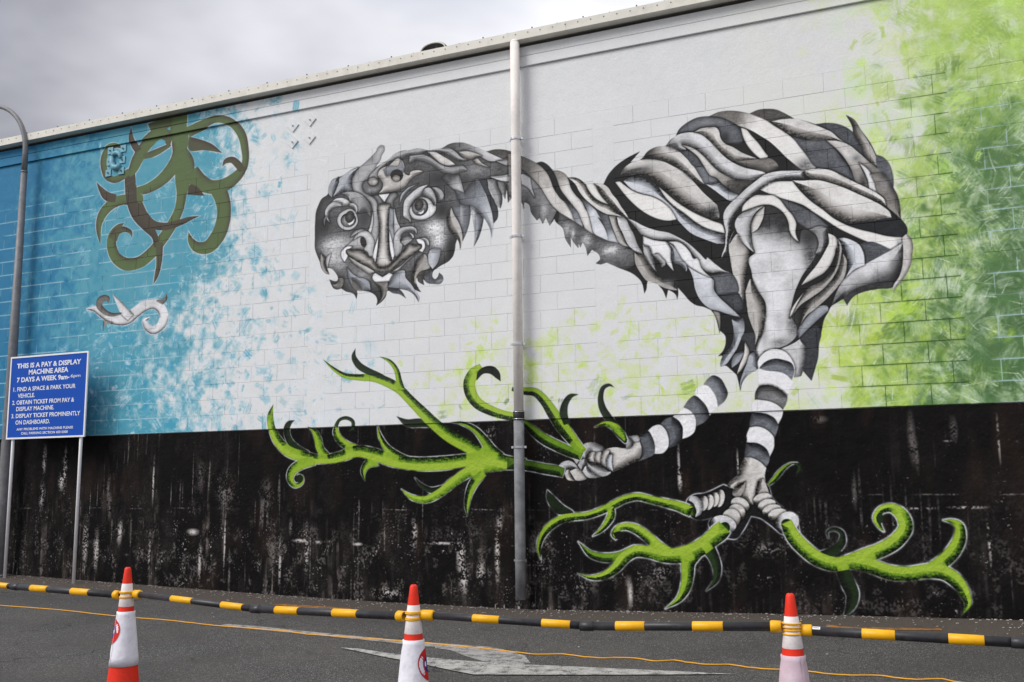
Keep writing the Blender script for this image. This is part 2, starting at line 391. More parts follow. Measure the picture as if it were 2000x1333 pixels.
def dabs(img, n, field, seed, size=(9, 30), xr=None, zr=None, alpha=(.25, .75), softness=.55):
    """short scraped brush marks; field(x, z, r) -> colour or None"""
    r = np.random.default_rng(seed)
    X = r.uniform(*(xr or (WX0, WX1)), n); Z = r.uniform(*(zr or (2.0, WZ1)), n)
    tex = smooth_noise(256, 256, (2.2, 9), seed + 1, 3)
    for i in range(n):
        c = field(X[i], Z[i], r)
        if c is None: continue
        L = r.uniform(*size) * r.uniform(.6, 1.5); w = L * r.uniform(.18, .75); a = r.uniform(0, np.pi); ca, sa = np.cos(a), np.sin(a)
        ex = abs(L * ca) + abs(w * sa); ey = abs(L * sa) + abs(w * ca)
        cx, cy = (X[i] - WX0) * PPM, Z[i] * PPM
        x0, x1 = max(int(cx - ex), 0), min(int(cx + ex) + 1, CW); y0, y1 = max(int(cy - ey), 0), min(int(cy + ey) + 1, CH)
        if x1 <= x0 or y1 <= y0: continue
        gx = np.arange(x0, x1)[None] - cx; gy = np.arange(y0, y1)[:, None] - cy
        u = (gx * ca + gy * sa) / L; v = (-gx * sa + gy * ca) / w
        bend = r.uniform(-.22, .22); v = v + bend * u * u
        soft = r.random() < softness; rag = 1 - .45 * tex[(np.abs(v * w * 1.7 + 90).astype(int)) % 256, int(r.integers(0, 255))]   # ragged ends
        m = np.clip((1 - np.abs(v)) * (1.6 if soft else w / 1.8), 0, 1) * np.clip((rag - np.abs(u)) * (1.8 if soft or r.random() < .4 else 7), 0, 1)
        oy, ox = r.integers(0, 200, 2)
        tx = tex[(oy + (v * w * 1.0).astype(int) % 56), :][..., :] if False else tex[(oy + np.abs(v * w).astype(int)) % 256, (ox + np.abs(u * L).astype(int)) % 256]
        m = m * np.clip((tx - .5) * 3.2 + r.uniform(.35, .9), 0, 1) * r.uniform(*alpha)
        img[y0:y1, x0:x1] = img[y0:y1, x0:x1] * (1 - m[..., None]) + np.array(c) * m[..., None]


def sstep(a, b, x):
    t = np.clip((x - a) / (b - a), 0, 1); return t * t * (3 - 2 * t)


def paint_mural(data):
    img = np.zeros((CH, CW, 3), np.float32)
    X = (WX0 + (np.arange(CW) + .5) / PPM)[None]; Z = ((np.arange(CH) + .5) / PPM)[:, None]
    big = smooth_noise(CH, CW, (70, 70), 1, 4); mid = smooth_noise(CH, CW, (18, 18), 2, 3); fine = smooth_noise(CH, CW, (3, 3), 3, 2)
    white = np.array([.80, .806, .808])
    img[:] = white
    img *= (1 + (big - .5) * .03 + (mid - .5) * .02)[..., None]
    # faint yellow wash towards the right
    yw = (sstep(-2.6, 0, X) * .55 * np.clip(big * 2 - .4, 0, 1))[..., None]
    img += (np.array([.80, .815, .74]) - img) * yw
    # blue field
    def blue(x, z):
        up = sstep(3.2, 4.4, z); solid = -11.1 + 1.95 * up; end = -5.5 - 1.5 * up
        return (1 - sstep(solid, end, x)) ** 1.0
    raw = blue(X, Z)
    bf = np.clip((raw - 1.0 + .60 * (mid + .5 * big)) * 3.2, 0, 1) * (raw > .01)
    bf = np.where(raw > .995, .97, bf)
    teal = np.array([.26, .54, .62]); deep = np.array([.08, .385, .545]); cyan = np.array([.16, .56, .69])
    col = teal + (deep - teal) * (1 - sstep(-12.4, -10.6, X + (mid - .5) * 2.2))[..., None] + (cyan - teal) * (sstep(3.3, 2.2, Z) * .45 * sstep(-10.5, -9, X))[..., None]
    img += (col - img) * bf[..., None] * .93

    def f_blue(x, z, r):
        b = blue(x, z)
        if b <= .02: return None
        q = r.random()
        if b > .985:                                    # solid area: tone on tone, few pale scrapes
            if q < .04 and x > -11.2: return (.70, .80, .84)
            if q < .25: return None
            m = r.random(); return tuple((deep if x < -11.0 + r.normal() * .5 else teal) * (1 - .25 * m) + cyan * .25 * m)
        if q > .30 + b * .62: return (.80, .82, .84)
        if q > b * .8 + .01: return None
        m = r.random()
        c = teal * (1 - m) + (cyan if r.random() < .6 else np.array([.45, .68, .74])) * m
        if r.random() < .1 and z < 3.4: c = np.array([.08, .50, .68])
        return tuple(c)
    dabs(img, 9000, f_blue, 21, (5, 25), xr=(WX0, -5.3), alpha=(.12, .6), softness=.5)
    dabs(img, 3000, lambda x, z, r: ((.80, .82, .845) if (r.random() < .75 * blue(x, z) + .02 and -10.9 < x and blue(x, z) < .985) else None), 22, (3, 12), xr=(-11, -5.4), alpha=(.2, .7))
    # blue speckles that run out into the white
    def f_sp(x, z, r):
        p = .6 * sstep(-5.0, -7.2, x) * sstep(3.5, 2.6, z) + .16 * sstep(-7.3, -8.6, x)
        return (.22 + .3 * r.random(), .58 + .14 * r.random(), .73) if r.random() < p else None
    dabs(img, 3000, f_sp, 23, (2.5, 10), xr=(-9.5, -4.9), alpha=(.08, .42), softness=.95)
    # long thin scratches of the scraper, pale in the blue
    def thin(n, xr, zr, seed, c, prob, a=(.25, .7), lo=9, hi=34):
        r = np.random.default_rng(seed)
        for _ in range(n):
            x, z = r.uniform(*xr), r.uniform(*zr)
            if r.random() > prob(x, z): continue
            L = r.uniform(lo, hi); an = r.uniform(0, np.pi); k = int(L * 1.5); t_ = np.linspace(-1, 1, k)
            px = (x - WX0) * PPM + L * .5 * t_ * np.cos(an) + r.uniform(-2, 2) * t_ ** 2; py = z * PPM + L * .5 * t_ * np.sin(an); al = r.uniform(*a) * (1 - .8 * (t_ + 1) / 2)
            for o in (0, 1):
                ix = np.clip(px.astype(int) + o, 0, CW - 1); iy = np.clip(py.astype(int), 0, CH - 1); w_ = (al * (1, .45)[o])[:, None]
                img[iy, ix] = img[iy, ix] * (1 - w_) + np.array(c) * w_
    thin(700, (-10.9, -6.5), (2.0, 6.1), 24, (.86, .90, .92), lambda x, z: .8 * float(blue(np.array(x), np.array(z)) < .995))
    # green field
    def gr(x, z):
        e = .22 - .85 * sstep(4.4, 2.5, z)
        return sstep(e - 1.1, e + .5, x)
    lime = np.array([.67, .77, .40]); green = np.array([.50, .64, .28]); dark = np.array([.26, .39, .22]); yel = np.array([.66, .76, .25])
    def gcol(x, z, r=None):
        dk = sstep(-.25, .5, x + .25 * sstep(4.0, 2.6, z)) * sstep(5.3, 4.1, z)
        mdl = sstep(-.55, .45, x + .5 * sstep(4.6, 2.6, z)) * (1 - .6 * sstep(4.6, 5.4, z))
        c = (yel * sstep(4, 2.6, z) + lime * (1 - sstep(4, 2.6, z))) if True else lime
        c = c + (green - c) * mdl * .8; return c + (dark - c) * dk
    # base fill
    gx = gr(X, Z); gf = np.clip((gx - 1.0 + .62 * (mid + .5 * big)) * 2.6, 0, 1) * sstep(.0, .15, gx)
    dk = sstep(-.25, .5, X + .25 * sstep(4.0, 2.6, Z) + (mid - .5) * 1.2) * sstep(5.3, 4.1, Z + (big - .5) * 1.2); md = sstep(-.55, .45, X + .5 * sstep(4.6, 2.6, Z) + (mid - .5) * 1.6) * (1 - .6 * sstep(4.6, 5.4, Z))
    yl = sstep(4, 2.6, Z)[..., None]; c = yel * yl + lime * (1 - yl); c = c + (green - c) * md[..., None] * .8; c = c + (dark - c) * dk[..., None]
    img += (c - img) * gf[..., None] * .88

    def f_green(x, z, r):
        g = gr(x, z)
        if g <= .03: return None
        q = r.random()
        if q < .22: return (.76, .82, .72)
        if q > .2 + g: return None
        return tuple(gcol(x + r.normal() * .45, z + r.normal() * .4) * r.uniform(.85, 1.2))
    dabs(img, 3600, f_green, 31, (9, 34), xr=(-1.6, 1.6), alpha=(.2, .7), softness=.45)
    dabs(img, 3600, f_green, 35, (12, 40), xr=(1.3, WX1), alpha=(.2, .7), softness=.45)
    dabs(img, 1500, lambda x, z, r: ((.72, .79, .69) if r.random() < .45 * gr(x, z) + .02 else None), 32, (4, 20), xr=(-1.3, 1.6), zr=(2, 5.6), alpha=(.12, .6))
    # pale yellow-green patches low in the middle
    def f_pale(x, z, r):
        p = sstep(-5.9, -4.2, x) * sstep(3.3, 2.5, z) * (1 - .65 * sstep(-2.2, -1.4, x))
        if r.random() > p * (.55 + .9 * (np.sin(x * 5 + z * 3) * np.sin(z * 7 - x * 2) > -.2)): return None
        q = r.random()
        return (.74, .80, .52) if q < .7 else ((.66, .80, .22) if q < .985 else (.2, .34, .14))
    dabs(img, 2100, f_pale, 41, (4, 20), xr=(-6, -.6), zr=(2.0, 3.3), alpha=(.15, .5))
    thin(260, (-1.3, 1.4), (2.0, 5.4), 33, (.86, .90, .82), lambda x, z: float(gr(x, z)), a=(.3, .85), hi=44)
    dabs(img, 500, lambda x, z, r: (.74, .82, .46) if r.random() < .5 * sstep(-1.9, -.3, x) else None, 42, (10, 30), xr=(-2, .6), alpha=(.1, .3))
    # edges the roller skipped: pale in the blue and at the far right, dark in the green
    lines = np.zeros((CH, CW), np.float32); edg = [WX0, -10.76, -10.60, -7.06, -6.80, -3.31, -3.07, .285, .485, 4.03, 4.23, WX1]; phs = [.29, .29, .04, .16, .16, .16]
    for row in range(18):
        zc = (2.006 + .2 * row) * PPM
        for s_ in range(6):
            a_, b_ = int((edg[2 * s_] - WX0) * PPM), int((edg[2 * s_ + 1] - WX0) * PPM)
            wy = np.exp(-((np.arange(CH) + .5 - zc) / 1.35) ** 2)[:, None]; lo_, hi_ = max(int(zc) - 5, 0), int(zc) + 6
            lines[lo_:hi_, a_:b_] = np.maximum(lines[lo_:hi_, a_:b_], wy[lo_:hi_])
            if row < 17:
                ph = phs[s_] + (.2 if row % 2 == 0 and s_ > 1 else 0) - (.2 if row % 2 == 1 and s_ < 2 else 0)
                for k in range(-40, 17):
                    xv = ph + .4 * k
                    if edg[2 * s_] + .05 < xv < edg[2 * s_ + 1] - .05:
                        xc_ = (xv - WX0) * PPM; c0 = int(xc_) - 4; wx = np.exp(-((np.arange(c0, c0 + 9) + .5 - xc_) / .85) ** 2) * .8; r0, r1 = int(zc), int(zc + .2 * PPM)
                        lines[r0:r1, c0:c0 + 9] = np.maximum(lines[r0:r1, c0:c0 + 9], wx[None])
    nz = np.clip(smooth_noise(CH, CW, (14, 50), 71, 3) * 4.0 - 1.0, 0, 1)
    pale = sstep(-8.3, -9.6, X) * np.clip(bf, 0, 1) * .8 + sstep(.40, .6, X) * sstep(5.2, 4.6, Z) * .75
    dkl = np.clip(gf * sstep(-1.2, -.5, X) * sstep(.45, .3, X) * sstep(5.5, 4.9, Z), 0, 1) * (.55 + .45 * nz)
    img += (np.array([.70, .80, .83]) - img) * (lines * pale * nz)[..., None]
    img += (np.array([.19, .30, .13]) - img) * (lines * dkl * .55)[..., None]
    dbl = bf * sstep(-9.4, -8.4, X) * lines * .45 * (1 - nz)
    img += (np.array([.13, .36, .46]) - img) * dbl[..., None]
    # mortar lines: left pale, far right pale, green dark; sits on the recessed joints of the wall
    # --- plinth, black
    pz = Z < 2.0
    blk = np.array([.064, .059, .058]) * np.ones((CH, CW, 1)); blk = blk * (1 + (mid - .5) * .35)[..., None]
    streak = smooth_noise(CH, CW, (150, 7), 51, 3); vs = smooth_noise(CH, CW, (260, 30), 52, 2); speck = smooth_noise(CH, CW, (2.4, 2.4), 53, 1)
    low = sstep(1.75, .7, Z)
    leftw = .42 + .58 * sstep(-2.2, -5.5, X)
    a = np.clip((streak - .60 + .05 * low) * 5, 0, 1) * np.clip((vs - .44) * 4, 0, 1) * np.clip(mid * 2.4 - .65, 0, 1) * (.3 + .8 * low) * leftw * 1.3
    blk += (np.array([.50, .47, .45]) - blk) * (a * .5)[..., None]
    brown = np.clip((smooth_noise(CH, CW, (120, 40), 54, 3) - .58) * 4, 0, 1)
    blk += (np.array([.16, .12, .105]) - blk) * (brown * .6)[..., None]
    sm2 = smooth_noise(CH, CW, (46, 12), 56, 3)
    smear = np.clip((sm2 - .56) * 4.5, 0, 1) * np.clip((vs - .40) * 3.5, 0, 1) * (.3 + .7 * low) * leftw
    blk += (np.array([.36, .33, .315]) - blk) * (smear * .6 * np.clip(fine * 1.6 - .2, .2, 1))[..., None]
    wash = smooth_noise(CH, CW, (110, 55), 66, 4); wm = np.clip((wash - .52) * 4.5, 0, 1) * np.clip(fine * 1.5 - .1, .3, 1) * (.35 + .65 * low) * (.35 + .65 * leftw)
    blk += (np.array([.23, .212, .205]) - blk) * (wm * .62)[..., None]
    drip = np.clip((smooth_noise(CH, CW, (200, 4.5), 67, 2) - .70) * 9, 0, 1) * np.clip((smooth_noise(CH, CW, (60, 60), 68, 3) - .50) * 6, 0, 1) * (.2 + .8 * leftw) * np.clip(fine * 2.2 - .35, 0, 1)
    blk += (np.array([.70, .68, .67]) - blk) * (drip * .5)[..., None]
    worn = np.clip((smooth_noise(CH, CW, (26, 20), 69, 5) - .56) * 9, 0, 1) * np.clip(fine * 3 - 1.1, 0, 1) * sstep(1.35, .35, Z) * (.35 + .65 * leftw)
    blk += (np.array([.60, .58, .565]) - blk) * (worn * .5)[..., None]
    clump = np.clip(smooth_noise(CH, CW, (34, 26), 57, 2) * 3.2 - 1.35, 0, 1) * (.35 + .65 * low)
    sp = np.clip((speck - .90 + .10 * (clump - .35) + .02 * (leftw - .6)) * 12, 0, 1) * clump * (.5 + .5 * leftw) + np.clip((speck - .955) * 20, 0, 1) * .5
    blk += (np.array([.72, .70, .69]) - blk) * (np.clip(sp, 0, 1) * .85)[..., None]
    for zl_, x_a, x_b in ((1.03, -12.5, -2.6), (1.18, -1.2, 3.3), (.80, -8.6, -6.9)):
        zz = zl_ + (smooth_noise(1, CW, (1, 60), 58, 2)[0] - .5) * .02
        ln = np.exp(-((Z - zz[None]) / .006) ** 2) * np.clip((smooth_noise(CH, CW, (40, 60), 59, 4) - .58) * 7, 0, 1) * np.clip(fine * 2.4 - .5, 0, 1) * (X > x_a) * (X < x_b)
        blk += (np.array([.74, .72, .71]) - blk) * (ln * .85)[..., None]
    img = np.where(pz[..., None], blk, img)
    r = np.random.default_rng(61)
    def patch(x, z, w, h, al, thr=.45, c=(.78, .76, .75)):
        x0, x1 = max(int((x - w - WX0) * PPM), 0), min(int((x + w - WX0) * PPM), CW); y0, y1 = max(int((z - h) * PPM), 0), int((z + h) * PPM)
        gx = (np.arange(x0, x1)[None] - (x - WX0) * PPM) / (w * PPM); gy = (np.arange(y0, y1)[:, None] - z * PPM) / (h * PPM)
        n = .5 * mid[y0:y1, x0:x1] + .5 * speck[y0:y1, x0:x1]
        m = np.clip((n - thr) * 7, 0, 1) * np.clip(1.3 - 1.2 * (gx ** 2 + gy ** 2) ** .5, 0, 1) * al
        img[y0:y1, x0:x1] += (np.array(c) - img[y0:y1, x0:x1]) * m[..., None]
    def pp(u, v, w, h, al, thr=.45, c=(.78, .76, .75)):
        x, z = wall_pt(u, v); s = SCALE_AT(np.array([[(x - WX0) * PPM, 0]])) / PPM
        patch(float(x), float(z), w * s, h * s, al, thr, c)
    G = (.55, .53, .52)
    for q in [(85, 900, 7, 36, .8, .42), (125, 920, 8, 50, .8, .45), (80, 970, 9, 34, .7, .42), (118, 940, 9, 22, .9, .4), (210, 960, 6, 42, .6, .4, G), (298, 940, 3, 52, .9, .3), (213, 990, 6, 30, .7, .4, G),
              (390, 930, 12, 36, .5, .35, G), (375, 1040, 18, 8, .95, .3), (388, 1100, 5, 48, .85, .35), (437, 1060, 3, 66, .9, .35), (165, 1060, 9, 60, .8, .42), (186, 1080, 8, 44, .8, .4), (232, 1040, 8, 30, .85, .42),
              (290, 1080, 4, 46, .8, .42), (160, 1050, 160, 5, .0, .5), (545, 1100, 4, 62, .85, .38), (530, 1080, 14, 50, .55, .4, G), (566, 1030, 5, 20, .7, .3, G), (597, 1075, 7, 60, .85, .43), (585, 1057, 22, 5, .9, .35), (620, 1060, 12, 4, .8, .35),
              (697, 1064, 14, 4, .95, .25), (750, 1160, 38, 14, .95, .47), (808, 1040, 9, 40, .8, .47), (860, 1062, 45, 4, .9, .35), (898, 1085, 12, 44, .9, .42), (905, 1130, 14, 36, .9, .42), (938, 1120, 12, 30, .8, .45),
              (970, 1080, 7, 70, .9, .42), (975, 1020, 8, 30, .6, .42), (1230, 1160, 7, 30, .9, .3), (1226, 1140, 8, 18, .6, .3, G), (1325, 910, 4, 50, .75, .35), (1327, 940, 6, 26, .8, .35), (1440, 905, 3, 30, .8, .35),
              (1780, 855, 9, 60, .55, .3, G), (1790, 890, 5, 40, .5, .3, G), (1862, 840, 9, 30, .5, .3, G), (1600, 820, 18, 9, .5, .35, G), (1668, 960, 6, 42, .5, .3, G), (1950, 860, 3, 60, .7, .42), (1932, 1060, 4, 60, .8, .42),
              (1760, 1180, 16, 14, .6, .4, G), (1890, 992, 40, 4, .9, .42), (1780, 994, 60, 3, .8, .45), (1500, 1075, 40, 16, .55, .5), (1850, 862, 10, 3, .6, .3), (1120, 1140, 60, 30, .5, .53), (1060, 1080, 30, 60, .5, .53), (1285, 1120, 40, 30, .5, .53),
              (520, 970, 20, 40, .5, .42, G), (545, 980, 2, 60, .5, .3, G), (440, 960, 30, 50, .4, .5), (1010, 900, 40, 50, .0, .5), (950, 850, 30, 40, .5, .55), (1070, 870, 30, 40, .5, .53)]:
        pp(*q)
    ground = img.copy()
    masks = {'_last': np.zeros((CH, CW), np.float32), '_fig': np.zeros((CH, CW), np.float32)}
    paint_figures(img, data, masks)
    fig = np.clip(np.abs(img - ground).sum(-1) * 6, 0, 1)
    jn = img * .985
    jn += (np.array([.74, .83, .85]) - jn) * np.clip(pale * nz * (1 - fig), 0, 1)[..., None]
    jn += (np.array([.20, .31, .13]) - jn) * (dkl * .6 * (1 - fig))[..., None]
    return np.clip(img, 0, 1), np.clip(jn, 0, 1)

